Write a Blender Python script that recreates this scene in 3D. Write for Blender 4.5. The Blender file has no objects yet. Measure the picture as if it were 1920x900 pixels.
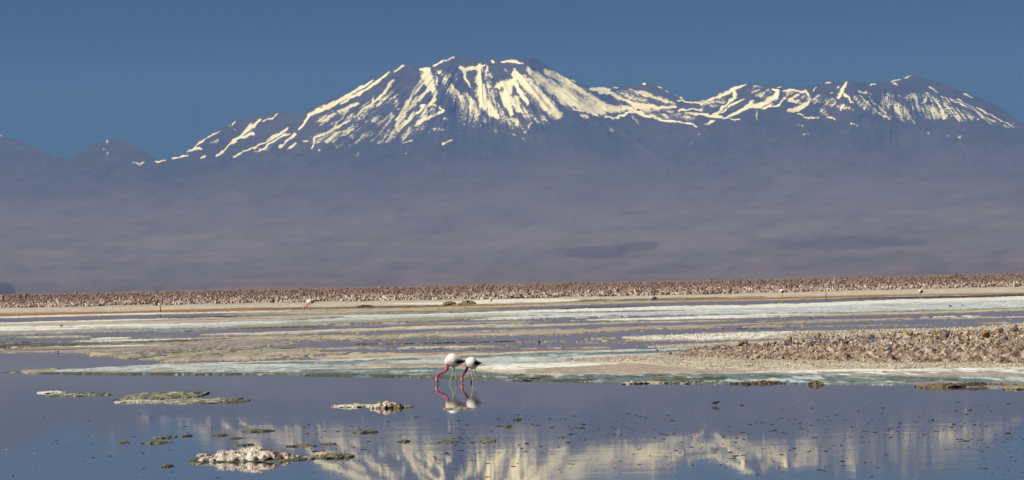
import bpy, bmesh, math, random
import numpy as np
from mathutils import Vector, Matrix
random.seed(7)
rng = np.random.default_rng(7)
S = bpy.context.scene
COL = S.collection

# ---------------------------------------------------------------- camera
F_PX = 6170.0            # focal length in photo pixels (photo 1920 wide)
CAM_H = 2.84
pitch = math.atan(81 / F_PX)
roll = 0.0208
fw = Vector((0, math.cos(pitch), math.sin(pitch)))
r0 = Vector((1, 0, 0)); u0 = r0.cross(fw)
R_ = r0 * math.cos(roll) - u0 * math.sin(roll)
U_ = u0 * math.cos(roll) + r0 * math.sin(roll)
cam = bpy.data.cameras.new('camera'); co = bpy.data.objects.new('camera', cam); COL.objects.link(co)
cam.sensor_width = 36; cam.lens = F_PX * 36 / 1920
cam.clip_start = 0.5; cam.clip_end = 300000
co.matrix_world = Matrix(((R_.x, U_.x, -fw.x, 0), (R_.y, U_.y, -fw.y, 0), (R_.z, U_.z, -fw.z, CAM_H), (0, 0, 0, 1)))
S.camera = co

# ---------------------------------------------------------------- light
SUN_EL = math.radians(42); SUN_AZ = math.radians(-113)      # azimuth clockwise from +Y
sd = Vector((math.sin(SUN_AZ) * math.cos(SUN_EL), math.cos(SUN_AZ) * math.cos(SUN_EL), math.sin(SUN_EL)))
sun = bpy.data.lights.new('sun', 'SUN'); so = bpy.data.objects.new('sun', sun); COL.objects.link(so)
sun.energy = 5.0; sun.angle = math.radians(0.5); sun.color = (1.0, 0.95, 0.87)
so.rotation_euler = sd.to_track_quat('Z', 'Y').to_euler(); so.location = (0, 0, 50)
W = bpy.data.worlds.new('World'); S.world = W; W.use_nodes = True
nt = W.node_tree; bg = nt.nodes['Background']
sky = nt.nodes.new('ShaderNodeTexSky'); sky.sky_type = 'NISHITA'; sky.sun_disc = False
sky.sun_elevation = SUN_EL; sky.sun_rotation = SUN_AZ
sky.altitude = 6000; sky.air_density = 0.15; sky.dust_density = 0.0; sky.ozone_density = 5.0
nt.links.new(sky.outputs[0], bg.inputs[0]); bg.inputs[1].default_value = 0.05
S.view_settings.view_transform = 'Standard'; S.view_settings.look = 'None'
S.view_settings.exposure = 0.12; S.view_settings.gamma = 1.0
S.cycles.volume_bounces = 0
S.cycles.max_bounces = 6

# ---------------------------------------------------------------- projection helpers (photo pixel <-> place)
Rn, Un, Fn = (np.array(v) for v in (R_, U_, fw))
def ray(px, py):
    px = np.asarray(px, float); py = np.asarray(py, float)
    return Fn + Rn * ((px - 960) / F_PX)[..., None] + Un * ((450 - py) / F_PX)[..., None]
def ground(px, py, z=0.0):
    d = ray(px, py); t = (z - CAM_H) / d[..., 2]
    return d[..., 0] * t, d[..., 1] * t
def proj(X, Y, Z):
    q = np.stack([X, Y, Z - CAM_H], -1)
    dx = q @ Rn; dy = q @ Un; dz = q @ Fn
    return 960 + F_PX * dx / dz, 450 - F_PX * dy / dz
def horizon(px): return 531 - 0.0208 * (np.asarray(px, float) - 960)

# ---------------------------------------------------------------- noise
_perm = np.random.default_rng(3).permutation(4096).astype(np.int64)
_val = np.random.default_rng(4).random(4096)
def vnoise(x, y, seed=0):
    x = np.asarray(x, float); y = np.asarray(y, float)
    xi = np.floor(x).astype(np.int64); yi = np.floor(y).astype(np.int64)
    fx = x - xi; fy = y - yi
    fx = fx * fx * (3 - 2 * fx); fy = fy * fy * (3 - 2 * fy)
    def h(i, j): return _val[(_perm[(i + seed * 131) & 4095] + j * 57) & 4095]
    a = h(xi, yi); b = h(xi + 1, yi); c = h(xi, yi + 1); d = h(xi + 1, yi + 1)
    return a + (b - a) * fx + (c - a) * fy + (a - b - c + d) * fx * fy
def fbm(x, y, o=4, seed=0):
    s = 0; a = 0.5; t = 0
    for k in range(o):
        s = s + a * vnoise(x * 2 ** k, y * 2 ** k, seed + k); t += a; a *= 0.5
    return s / t
def ridged(x, y, o=4, seed=0):
    s = 0; a = 0.5; t = 0
    for k in range(o):
        s = s + a * (1 - np.abs(2 * vnoise(x * 2 ** k, y * 2 ** k, seed + k) - 1)); t += a; a *= 0.5
    return s / t
def sstep(a, b, x):
    t = np.clip((x - a) / (b - a), 0, 1); return t * t * (3 - 2 * t)

# ---------------------------------------------------------------- mesh helpers
def make_obj(name, v, f, mat, parent=None, col=None, smooth=True, attrs=None):
    me = bpy.data.meshes.new(name)
    v = np.asarray(v, np.float32).reshape(-1, 3)
    if isinstance(f, np.ndarray):
        n, k = f.shape
        me.vertices.add(len(v)); me.vertices.foreach_set('co', v.ravel())
        me.loops.add(n * k); me.loops.foreach_set('vertex_index', f.astype(np.int32).ravel())
        me.polygons.add(n); me.polygons.foreach_set('loop_start', np.arange(0, n * k, k, dtype=np.int32))
        me.polygons.foreach_set('loop_total', np.full(n, k, np.int32))
        me.update(calc_edges=True)
    else:
        me.from_pydata([tuple(map(float, p)) for p in v], [], f)
    if col is not None:
        col = np.asarray(col, np.float32)
        if col.ndim == 1: col = np.tile(col, (len(v), 1))
        a = me.attributes.new('col', 'FLOAT_COLOR', 'POINT')
        a.data.foreach_set('color', np.concatenate([col[:, :3], np.ones((len(v), 1), np.float32)], 1).ravel())
    for k, val in (attrs or {}).items():
        a = me.attributes.new(k, 'FLOAT', 'POINT'); a.data.foreach_set('value', np.asarray(val, np.float32).ravel())
    if smooth: me.polygons.foreach_set('use_smooth', np.ones(len(me.polygons), bool))
    me.materials.append(mat)
    o = bpy.data.objects.new(name, me); COL.objects.link(o)
    if parent: o.parent = parent
    return o
def grid_faces(nr, nc):
    i = np.arange(nr * nc).reshape(nr, nc)
    return np.stack([i[:-1, :-1], i[:-1, 1:], i[1:, 1:], i[1:, :-1]], -1).reshape(-1, 4)
def tag(o, label=None, cat=None, group=None, kind=None):
    if label: o['label'] = label
    if cat: o['category'] = cat
    if group: o['group'] = group
    if kind: o['kind'] = kind
    return o
def empty(name, loc=(0, 0, 0)):
    o = bpy.data.objects.new(name, None); o.empty_display_size = 0.2; o.location = loc; COL.objects.link(o); return o
def copy_tree(o, parent=None):
    c = o.copy(); COL.objects.link(c)
    if parent: c.parent = parent
    for ch in list(o.children): copy_tree(ch, c)
    return c

# ---------------------------------------------------------------- materials
def mat_col(name, rough=0.9, n1=0.0, s1=1.0, n2=0.0, s2=10.0, bump=0.0, bs=20.0, bdist=0.05, spec=0.2, base=None):
    m = bpy.data.materials.new(name); m.use_nodes = True
    t = m.node_tree; p = t.nodes['Principled BSDF']; L = t.links.new
    p.inputs['Roughness'].default_value = rough
    p.inputs['Specular IOR Level'].default_value = spec
    if base is None:
        a = t.nodes.new('ShaderNodeAttribute'); a.attribute_name = 'col'; out = a.outputs['Color']
    else:
        rgb = t.nodes.new('ShaderNodeRGB'); rgb.outputs[0].default_value = (*base, 1); out = rgb.outputs[0]
    g = t.nodes.new('ShaderNodeNewGeometry')
    for amt, sc in ((n1, s1), (n2, s2)):
        if amt <= 0: continue
        nz = t.nodes.new('ShaderNodeTexNoise'); nz.inputs['Scale'].default_value = sc; nz.inputs['Detail'].default_value = 4
        L(g.outputs['Position'], nz.inputs['Vector'])
        mr = t.nodes.new('ShaderNodeMapRange'); mr.inputs[1].default_value = 0.3; mr.inputs[2].default_value = 0.7
        mr.inputs[3].default_value = 1 - amt; mr.inputs[4].default_value = 1 + amt
        L(nz.outputs['Fac'], mr.inputs[0])
        mx = t.nodes.new('ShaderNodeVectorMath'); mx.operation = 'SCALE'
        L(out, mx.inputs[0]); L(mr.outputs[0], mx.inputs['Scale']); out = mx.outputs[0]
    L(out, p.inputs['Base Color'])
    if bump > 0:
        nz = t.nodes.new('ShaderNodeTexNoise'); nz.inputs['Scale'].default_value = bs; nz.inputs['Detail'].default_value = 5
        L(g.outputs['Position'], nz.inputs['Vector'])
        b = t.nodes.new('ShaderNodeBump'); b.inputs['Strength'].default_value = bump; b.inputs['Distance'].default_value = bdist
        L(nz.outputs['Fac'], b.inputs['Height']); L(b.outputs[0], p.inputs['Normal'])
    return m
M_ground = mat_col('salt_flat_crust', 0.85, 0.15, 0.5, 0.25, 5.0, 0.5, 4.0, 0.04)
def add_streaks(m, specs):
    t = m.node_tree; p = t.nodes['Principled BSDF']; L = t.links.new
    src = p.inputs['Base Color'].links[0].from_socket
    g = t.nodes.new('ShaderNodeNewGeometry')
    for scale, stretch, lo, hi, amt, colr in specs:
        mp = t.nodes.new('ShaderNodeMapping'); mp.inputs['Scale'].default_value = stretch; L(g.outputs['Position'], mp.inputs['Vector'])
        nz = t.nodes.new('ShaderNodeTexNoise'); nz.inputs['Scale'].default_value = scale; nz.inputs['Detail'].default_value = 5; nz.inputs['Roughness'].default_value = .65
        L(mp.outputs[0], nz.inputs['Vector'])
        mr = t.nodes.new('ShaderNodeMapRange'); mr.inputs[1].default_value = lo; mr.inputs[2].default_value = hi; mr.inputs[4].default_value = amt
        L(nz.outputs['Fac'], mr.inputs[0])
        mx = t.nodes.new('ShaderNodeMix'); mx.data_type = 'RGBA'; L(mr.outputs[0], mx.inputs['Factor']); L(src, mx.inputs['A']); mx.inputs['B'].default_value = (*colr, 1)
        src = mx.outputs['Result']
    L(src, p.inputs['Base Color'])
add_streaks(M_ground, [(0.6, (1, 0.35, 1), .52, .62, .45, (.20, .18, .13)), (1.6, (1, 0.3, 1), .56, .64, .6, (.10, .10, .075)),
                       (0.9, (1, 0.4, 1), .56, .66, .55, (.62, .62, .57)), (4.0, (1, 0.25, 1), .58, .66, .6, (.16, .13, .10)), (5.0, (1, 0.22, 1), .60, .66, .6, (.74, .72, .66))])
M_rock = mat_col('salt_rock_crust', 0.9, 0.3, 6.0, 0.3, 25.0, 0.8, 18.0, 0.05)
M_ridge = mat_col('far_crust_blocks', 0.95, 0.3, 1.0)
M_islet = mat_col('islet_crust', 0.75, 0.25, 12.0, 0.3, 45.0, 0.7, 40.0, 0.02)
M_clump = mat_col('wet_algae', 0.7, 0.3, 30.0, spec=0.3)
M_bird = mat_col('plumage', 0.8, 0.06, 30.0, 0.05, 90.0, 0.25, 60.0, 0.01)
M_black = mat_col('black_feathers', 0.6, 0.2, 60.0, base=(0.012, 0.011, 0.014))
M_brown = mat_col('brown_feathers', 0.7, 0.2, 60.0, base=(0.10, 0.085, 0.075))
M_wing = mat_col('white_feathers', 0.8, 0.08, 40.0, 0.0, 1.0, 0.4, 50.0, 0.01)
M_wood = mat_col('weathered_post_wood', 0.9, 0.3, 12.0, base=(0.05, 0.035, 0.025))
M_foam = mat_col('foam', 0.6, base=(0.75, 0.77, 0.78))

# mountain: rock / desert colour attribute + snow where the snow field passes a streaky noise
M_mtn = bpy.data.materials.new('mountain_rock_and_snow'); M_mtn.use_nodes = True
t = M_mtn.node_tree; p = t.nodes['Principled BSDF']; L = t.links.new
p.inputs['Roughness'].default_value = 0.9; p.inputs['Specular IOR Level'].default_value = 0.1
a = t.nodes.new('ShaderNodeAttribute'); a.attribute_name = 'col'
s_ = t.nodes.new('ShaderNodeAttribute'); s_.attribute_name = 'snow'
g = t.nodes.new('ShaderNodeNewGeometry')
nz = t.nodes.new('ShaderNodeTexNoise'); nz.inputs['Scale'].default_value = 0.03; nz.inputs['Detail'].default_value = 5; nz.inputs['Roughness'].default_value = 0.75
L(g.outputs['Position'], nz.inputs['Vector'])
ad = t.nodes.new('ShaderNodeMath'); ad.operation = 'MULTIPLY_ADD'; ad.inputs[1].default_value = 2.2
L(nz.outputs['Fac'], ad.inputs[0]); L(s_.outputs['Fac'], ad.inputs[2])
mr = t.nodes.new('ShaderNodeMapRange'); mr.inputs[1].default_value = 1.44; mr.inputs[2].default_value = 1.72
L(ad.outputs[0], mr.inputs[0])
mx = t.nodes.new('ShaderNodeMix'); mx.data_type = 'RGBA'
L(mr.outputs[0], mx.inputs['Factor']); L(a.outputs['Color'], mx.inputs['A']); mx.inputs['B'].default_value = (0.80, 0.80, 0.80, 1)
L(mx.outputs['Result'], p.inputs['Base Color'])

M_water = bpy.data.materials.new('lagoon_water'); M_water.use_nodes = True
t = M_water.node_tree; p = t.nodes['Principled BSDF']; L = t.links.new
p.inputs['Base Color'].default_value = (0.112, 0.100, 0.096, 1); p.inputs['Roughness'].default_value = 0.024
p.inputs['IOR'].default_value = 1.333
g = t.nodes.new('ShaderNodeNewGeometry')
nz = t.nodes.new('ShaderNodeTexNoise'); nz.inputs['Scale'].default_value = 0.8; nz.inputs['Detail'].default_value = 3
L(g.outputs['Position'], nz.inputs['Vector'])
b = t.nodes.new('ShaderNodeBump'); b.inputs['Strength'].default_value = 1.0; b.inputs['Distance'].default_value = 0.0005
L(nz.outputs['Fac'], b.inputs['Height'])
mp = t.nodes.new('ShaderNodeMapping'); mp.inputs['Scale'].default_value = (0.22, 0.75, 1); L(g.outputs['Position'], mp.inputs['Vector'])
n2 = t.nodes.new('ShaderNodeTexNoise'); n2.inputs['Scale'].default_value = 1.0; n2.inputs['Detail'].default_value = 3; L(mp.outputs[0], n2.inputs['Vector'])
mp2 = t.nodes.new('ShaderNodeMapping'); mp2.inputs['Scale'].default_value = (0.22, 0.06, 1); L(g.outputs['Position'], mp2.inputs['Vector'])
n3 = t.nodes.new('ShaderNodeTexNoise'); n3.inputs['Scale'].default_value = 1.0; n3.inputs['Detail'].default_value = 2; L(mp2.outputs[0], n3.inputs['Vector'])
m3 = t.nodes.new('ShaderNodeMapRange'); m3.inputs[1].default_value = .42; m3.inputs[2].default_value = .62; L(n3.outputs['Fac'], m3.inputs[0])
b2_ = t.nodes.new('ShaderNodeBump'); b2_.inputs['Distance'].default_value = 0.0024; L(m3.outputs[0], b2_.inputs['Strength'])
L(n2.outputs['Fac'], b2_.inputs['Height']); L(b.outputs[0], b2_.inputs['Normal']); L(b2_.outputs[0], p.inputs['Normal'])
m4 = t.nodes.new('ShaderNodeMapRange'); m4.inputs[1].default_value = .4; m4.inputs[2].default_value = .65; m4.inputs[3].default_value = .018; m4.inputs[4].default_value = .050
L(n3.outputs['Fac'], m4.inputs[0]); L(m4.outputs[0], p.inputs['Roughness'])

# ================================================================ MOUNTAIN
SIL = [(-700, 320), (-420, 262), (-200, 240), (0, 252), (40, 265), (75, 283), (105, 294), (130, 296), (150, 286), (185, 266), (205, 261), (235, 262), (265, 277),
 (290, 295), (300, 301), (340, 290), (380, 262), (420, 238), (450, 222), (480, 215), (515, 210), (525, 209), (548, 212), (572, 214), (590, 200),
 (640, 180), (690, 152), (730, 130), (757, 122), (790, 125), (808, 123), (830, 112), (860, 104), (885, 108), (900, 112), (925, 112),
 (950, 110), (975, 112), (1000, 108), (1020, 118), (1050, 138), (1080, 152), (1105, 163), (1150, 163), (1195, 158), (1210, 154), (1235, 161),
 (1260, 175), (1285, 185), (1312, 188), (1340, 178), (1370, 166), (1392, 157), (1440, 160), (1480, 161), (1520, 162), (1548, 154),
 (1590, 152), (1630, 155), (1665, 151), (1690, 146), (1712, 142), (1745, 150), (1785, 164), (1830, 181), (1870, 198), (1920, 232), (2050, 300),
 (2300, 345), (2800, 370)]
sx = np.array([q[0] for q in SIL], float); sy = np.array([q[1] for q in SIL], float)
dS = ray(sx, sy); azS = dS[:, 0] / dS[:, 1]; eS = dS[:, 2] / dS[:, 1]
az_mid = np.linspace(-0.165, 0.165, 1300)
az = np.concatenate([np.linspace(-0.6, -0.17, 40), az_mid, np.linspace(0.17, 0.6, 40)])
eR = np.interp(az, azS, eS)
eR = eR + (fbm(az * 700, az * 0 + 3, 4, 11) - 0.5) * 0.0013 * (np.abs(az) < 0.3)
eR = np.where(np.abs(az) > 0.2, 0.035 + 0.018 * fbm(az * 14, az * 0, 3, 5), eR)
tt = np.concatenate([np.linspace(0, 0.35, 60), np.linspace(0.352, 1.0, 330)])
EB = 0.031
T, AZ = np.meshgrid(tt, az, indexing='ij')
E = T * eR[None, :]
_e = np.linspace(-0.03, 0.12, 600); _y = np.interp(_e, [-0.03, 0, 0.003, 0.012, EB, 0.05, 0.075, .12], [19500, 20000, 24000, 33000, 42500, 46200, 49500, 55500])
_k = np.hanning(75); _y2 = np.convolve(np.pad(_y, 37, mode='edge'), _k / _k.sum(), 'valid'); _y2 = np.where(_e < .006, np.minimum(_y2, _y), _y2); _y2 = np.maximum.accumulate(_y2)
Yd = np.interp(E, _e, _y2)
# relief: facing of the slopes, written as dY/dX along the range and integrated
FX = [(0, 0.2), (200, -0.3), (300, 0.2), (420, -0.4), (560, -0.5), (690, -0.5), (760, -0.15), (800, -0.6), (832, -0.7), (842, 0.5), (865, 0.3), (885, -0.3), (935, -0.1),
      (985, -0.6), (1000, 1.7), (1090, 1.6), (1150, 0.9), (1185, -.2), (1160, -0.2), (1250, 0.3), (1310, -0.1), (1395, -0.5), (1410, 0.4), (1450, -0.3), (1500, -0.3),
      (1530, 0.3), (1565, -0.6), (1590, -0.6), (1605, 0.7), (1690, 0.9), (1900, 1.0), (2200, 0.3)]
dF = ray(np.array([q[0] for q in FX], float), np.full(len(FX), 180.0)); aF = dF[:, 0] / dF[:, 1]
slope = np.interp(az, aF, [q[1] for q in FX]) * (np.abs(az) < 0.2)
shift = np.concatenate([[0], np.cumsum((slope[1:] + slope[:-1]) / 2 * np.diff(az))]) * 46000
k0, k1 = np.searchsorted(az, [-0.165, 0.165]); lo = shift[k0] + (shift[k1] - shift[k0]) * (az - az[k0]) / (az[k1] - az[k0])
shift = np.where(np.abs(az) < .2, shift - lo, 0) * sstep(.2, .165, np.abs(az))
_kk = np.hanning(121); eRs = np.convolve(np.pad(eR, 60, mode='edge'), _kk / _kk.sum(), 'valid')
Tn = E / eRs[None, :]
hi = sstep(0.50, 1.0, Tn)
X0 = AZ * Yd; Z0 = E * Yd
PX, PY = 960 + F_PX * AZ, 531 - F_PX * E      # unrolled coordinates
# polar streak coordinates round the two summits (pixels of the unrolled frame)
def polar(cx, cy): return np.arctan2(PX - cx, PY - cy), np.hypot(PX - cx, PY - cy)
th1, ra1 = polar(905, 40); th2, ra2 = polar(1690, 80)
wr = sstep(1180, 1380, PX)
gul = (1 - wr) * ridged(th1 * 16, ra1 / 130, 4, 21) + wr * ridged(th2 * 16, ra2 / 130, 4, 22)
rel = (gul - 0.6) * 90 * sstep(0.45, 0.8, Tn) * ((1 - wr) * sstep(40, 170, ra1) + wr * .5 * sstep(50, 260, ra2)) + (ridged(X0 / 1500, Yd / 2500, 5, 31) - 0.6) * 420 * sstep(0.05, 0.5, Tn)
Yd2 = Yd + shift[None, :] * hi * 0.9 - rel
Xm = AZ * Yd2; Zm = E * Yd2

# --- snow strokes, digitised (u, v, half width) per detail frame
def C1(*p): return [(u / 3.0, 80 + v / 3.0, w / 3.0) for u, v, w in p]
def C2(*p): return [(500 + u / 3.0, 80 + v / 3.0, w / 3.0) for u, v, w in p]
def C3(*p): return [(1060 + u / 3.75, 100 + v / 3.75, w / 3.75) for u, v, w in p]
def C4(*p): return [(1420 + u / 3.75, 100 + v / 3.75, w / 3.75) for u, v, w in p]
SN = [  # (strength, stroke)
 (1, C2((232,408,6),(250,400,12),(330,368,12),(420,318,11),(520,260,7),(600,208,2))), (1, C2((420,338,5),(500,297,8),(600,232,8),(692,170,3))),
 (1, C2((185,485,4),(240,410,7))), (1, C2((610,330,2),(660,275,9),(715,212,9))), (1, C2((722,162,6),(770,135,7))), (1, C2((935,130,3),(985,105,4),(1052,82,4))),
 (1, C2((960,125,5),(940,135,4))), (1, C2((865,143,4),(905,150,16),(905,200,34),(925,240,26),(945,300,13),(930,345,8))),
 (1, C2((870,225,12),(820,295,12),(780,355,11),(735,435,9))), (1, C2((925,250,9),(850,320,11),(790,380,9),(730,470,13))),
 (1, C2((945,320,11),(890,360,12),(840,400,12),(740,485,11))), (.9, C2((955,200,5),(965,240,5))), (1, C2((870,355,9),(945,350,5))),
 (1, C2((835,470,7),(880,435,12),(950,405,7),(995,380,10),(970,360,4))), (.9, C2((760,565,3),(815,545,4))), (.9, C2((985,572,5),(1035,540,3))),
 (.9, C2((405,385,9),(450,365,12),(510,345,9))), (1, C2((510,410,4),(545,375,13),(595,345,5),(600,310,4))), (.85, C2((375,470,4),(435,415,4))),
 (.8, C2((295,445,3),(375,402,4))), (1, C2((252,590,3),(272,535,7),(360,495,9),(470,435,5))), (.62, C2((290,560,6),(350,540,13),(430,490,7))),
 (.9, C2((460,515,3),(490,487,5))), (.8, C2((205,556,5),(225,553,5))), (1, C2((125,595,3),(165,565,5))), (1, C2((0,545,4),(60,515,6),(115,485,5))),
 (1, C2((0,580,4),(70,540,4),(130,510,4))), (.9, C2((80,580,3),(160,510,5))), (.55, C2((715,290,10),(740,370,9))), (.5, C2((600,420,26),(660,460,30),(705,410,18))),
 (.4, C2((500,545,26),(600,520,28),(680,500,18))), (.6, C2((630,560,8),(670,550,8))), (.45, C2((400,580,14),(470,570,14))),
 (1, C2((1090,140,9),(1110,155,13),(1190,135,11))), (1, C2((1150,138,11),(1220,130,7))), (1, C2((1110,165,8),(1145,245,4))), (1, C2((1195,140,13),(1195,200,15),(1205,280,26),(1230,350,28),(1290,410,20))),
 (.75, C2((1240,125,7),(1232,200,7))), (.6, C2((1000,215,7),(1040,240,9))), (.95, C2((1040,240,8),(1070,275,13),(1100,320,16))), (.6, C2((1025,178,5),(1050,195,4))),
 (.75, C2((1120,290,14),(1160,330,18))), (.68, C2((1150,345,36),(1190,400,30))), (.5, C2((1110,400,35),(1180,440,30),(1250,440,25))), (.4, C2((1090,340,20),(1100,420,30))),
 (1, C2((1270,95,4),(1282,112,7))), (1, C2((1325,108,7),(1375,98,10),(1440,112,4))), (.9, C2((1340,150,5),(1352,165,5))),
 (1, C2((1310,240,22),(1340,232,24),(1388,212,15),(1345,290,28),(1360,340,28),(1375,400,15))), (1, C2((1395,215,10),(1420,270,14),(1460,320,11),(1472,345,7))),
 (.62, C2((1430,370,34),(1470,410,22))), (.8, C2((1400,320,26),(1420,380,22))), (.55, C2((1280,270,18),(1275,330,18))), (.55, C2((1455,500,5),(1475,470,6),(1500,440,5))),
 (.84, C2((1400,175,18),(1480,250,38),(1570,340,40),(1635,405,28))), (.86, C2((1470,150,10),(1560,220,36),(1680,310,46),(1800,360,35),(1900,388,20))),
 (.78, C2((1570,160,14),(1640,200,22),(1750,260,20),(1850,320,22),(1930,365,22))), (.9, C2((1700,205,4),(1745,222,3))), (1, C2((1830,262,6),(1860,253,10),(1920,268,12))),
 (.6, C2((1760,400,9),(1790,425,12),(1810,405,8))), (.45, C2((1270,480,16),(1310,520,10))), (.6, C2((1390,510,4),(1460,557,4))), (.6, C2((1000,425,9),(1020,440,6))), (.55, C2((1105,455,8),(1110,465,6))),
 (.5, C2((945,480,10),(1005,497,8))), (.45, C2((900,470,10),(915,500,8))), (.4, C2((1420,440,30),(1440,470,25))), (.5, C2((775,625,6),(785,620,6))), (.45, C2((510,635,6),(520,620,5))), (.5, C2((270,615,4),(300,600,5))),
 (.55, C2((560,380,40),(640,330,35),(720,300,20))), (.5, C2((300,440,30),(420,410,40),(540,420,30))), (.5, C2((260,540,20),(400,520,30),(520,480,30))), (.58, C2((780,450,30),(860,420,26),(930,380,20))), (.6, C2((1000,200,22),(1050,280,30),(1110,350,40),(1180,420,40))),
 (.62, C2((1240,230,24),(1270,330,26),(1330,430,30),(1400,450,30))), (.55, C2((1480,400,40),(1560,430,30))), (.5, C2((700,520,40),(820,500,30),(900,470,20))), (.62, C2((1620,200,30),(1760,290,40),(1880,340,30))), (.5, C2((960,160,14),(1080,200,20))), (.5, C2((1210,150,20),(1260,180,14))),
 (.52, C3((300,270,24),(430,300,30),(560,330,30))), (.5, C3((960,340,20),(1080,380,24))), (.5, C3((1320,260,24),(1420,300,26))), (.55, C3((1560,270,16),(1640,300,20),(1760,330,24))), (.5, C3((560,430,16),(760,440,20),(900,460,14))),
 (.56, C4((700,320,24),(800,400,24),(900,440,18))), (.58, C4((900,330,40),(1020,400,46),(1080,450,24))), (.56, C4((1120,380,44),(1240,400,48),(1360,420,44),(1480,450,26))), (.5, C4((1060,300,24),(1200,320,30),(1340,340,26))), (.45, C4((1560,430,24),(1700,500,18))), (.5, C4((420,300,16),(540,340,24))),
 # left range
 (.62, C1((-10,518,6),(8,520,6))), (.62, C1((45,568,4),(75,570,3))), (.62, C1((80,575,3),(130,602,2))), (.62, C1((600,550,6),(600,568,4))), (.62, C1((605,630,3),(610,618,5))), (.5, C1((575,600,4),(590,595,4))),
 (.6, C1((745,676,7),(800,676,6))), (.75, C1((852,616,3),(905,634,3))), (.9, C1((930,645,3),(1000,620,4))), (1, C1((868,669,3),(935,661,4))), (1, C1((968,655,4),(1062,637,5))),
 (1, C1((1060,610,5),(1100,592,13),(1140,600,5))), (.95, C1((1100,580,5),(1150,545,5),(1235,495,3))), (.9, C1((1135,655,5),(1155,638,5))), (1, C1((1215,634,4),(1260,600,4),(1310,560,7),(1350,535,14),(1420,510,8))),
 (.9, C1((1340,530,5),(1395,485,13),(1440,450,9),(1465,432,6))), (.8, C1((1480,445,4),(1530,425,4),(1556,398,4))), (1, C1((1315,638,5),(1400,600,5),(1500,560,5),(1560,525,5),(1618,483,6))),
 (1, C1((1460,605,4),(1560,545,4),(1612,510,3))), (.8, C1((1310,460,4),(1325,440,4))), (.9, C1((1575,585,4),(1665,518,5))), (.9, C1((1622,597,4),(1668,568,5))), (.45, C1((1170,580,7),(1225,545,8))), (.4, C1((1400,620,8),(1520,590,8))), (.5, C1((1290,458,4),(1335,500,4))),
 # middle and right
 (1, C3((175,250,3),(210,245,11),(230,250,8))), (.85, C3((240,265,9),(290,252,6),(365,242,5))), (.95, C3((250,270,9),(330,287,11),(390,320,14),(470,350,18),(560,370,22),(650,380,14),(770,370,9))),
 (.84, C3((0,230,32),(80,310,36),(180,370,30),(300,392,26),(420,385,24),(550,380,18))), (.85, C3((60,400,7),(150,410,7))), (.95, C3((280,440,10),(340,458,9),(400,437,9),(480,405,11),(560,430,11),(620,445,7))),
 (.52, C3((400,260,18),(500,290,26))), (.65, C3((520,270,15),(600,300,28),(700,330,22),(770,352,10))), (1, C3((535,215,7),(560,213,8))), (.9, C3((655,236,3),(740,275,4),(820,316,3))),
 (.85, C3((800,332,6),(880,342,6),(955,347,7))), (.55, C3((560,400,9),(700,398,14),(840,430,18))), (.95, C3((620,450,6),(700,475,7),(800,480,7),(880,495,7),(930,516,4))), (.85, C3((800,400,9),(900,390,8),(965,395,8))),
 (1, C3((850,418,7),(960,427,11),(1030,437,12),(1105,450,9))), (1, C3((950,357,7),(1000,332,6),(1080,302,11),(1150,270,18),(1220,235,14),(1268,218,8))), (1, C3((1190,250,14),(1190,310,12),(1150,350,11),(1090,395,9),(1040,430,11))),
 (1, C3((1060,432,5),(1130,392,6),(1200,347,6),(1248,322,5))), (.6, C3((960,378,8),(1030,345,18),(1110,335,18))), (.95, C3((1110,457,7),(1160,437,11),(1220,407,13),(1290,370,18),(1310,335,15))),
 (1, C3((1290,370,16),(1370,370,22),(1430,340,22),(1480,300,16),(1492,265,12),(1460,245,6))), (.85, C3((1390,388,10),(1450,372,7),(1520,345,9),(1548,315,6))), (.6, C3((1300,220,5),(1395,237,6))), (.6, C3((1420,255,12),(1440,275,14))), (.9, C3((1490,235,4),(1545,218,4))),
 (.7, C3((1350,400,4),(1345,475,4))), (.8, C3((1540,265,6),(1620,255,7),(1690,270,11),(1718,307,12))), (.95, C3((1740,262,3),(1772,235,3))), (.72, C3((1570,315,16),(1640,340,18))), (1, C3((1575,400,12),(1640,385,19),(1700,355,16),(1722,318,11))),
 (.85, C3((1640,425,7),(1700,450,5),(1785,450,4))), (.5, C3((1800,395,30),(1850,440,14))), (.85, C3((980,500,5),(1045,473,5))), (.7, C3((1140,455,5),(1225,472,5))), (.6, C3((315,530,8),(335,545,8))), (.5, C3((110,430,15),(135,440,15))), (.45, C3((885,640,6),(945,570,6))), (.6, C3((1650,503,5),(1670,510,5))),
 (.55, C3((640,465,8),(750,440,14),(850,450,12))), (.45, C3((480,460,12),(500,490,8))),
 (.6, C4((400,315,14),(480,345,26),(580,375,22),(670,390,10))), (.85, C4((485,440,8),(548,456,5))), (.9, C4((487,207,3),(522,203,5))), (1, C4((632,205,4),(615,240,14),(585,280,13),(567,318,7))), (1, C4((608,290,7),(640,310,7),(676,354,4))),
 (.9, C4((560,245,5),(568,240,5))), (.7, C4((520,277,4),(535,273,4))), (1, C4((792,216,5),(833,220,5))), (.8, C4((710,268,7),(765,272,10))), (.8, C4((795,280,5),(805,290,5))), (1, C4((943,206,3),(1010,180,5),(1094,153,3))), (.95, C4((965,212,5),(988,221,4))),
 (.55, C4((690,300,8),(760,380,12))), (.75, C4((720,290,5),(800,370,6),(880,430,6),(945,464,4))), (.7, C4((780,300,5),(850,370,6),(940,450,5))), (.6, C4((880,260,5),(878,360,5))), (.6, C4((920,280,10),(960,350,26),(990,420,34),(1025,475,7))), (.72, C4((960,370,14),(1000,420,20))),
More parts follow.
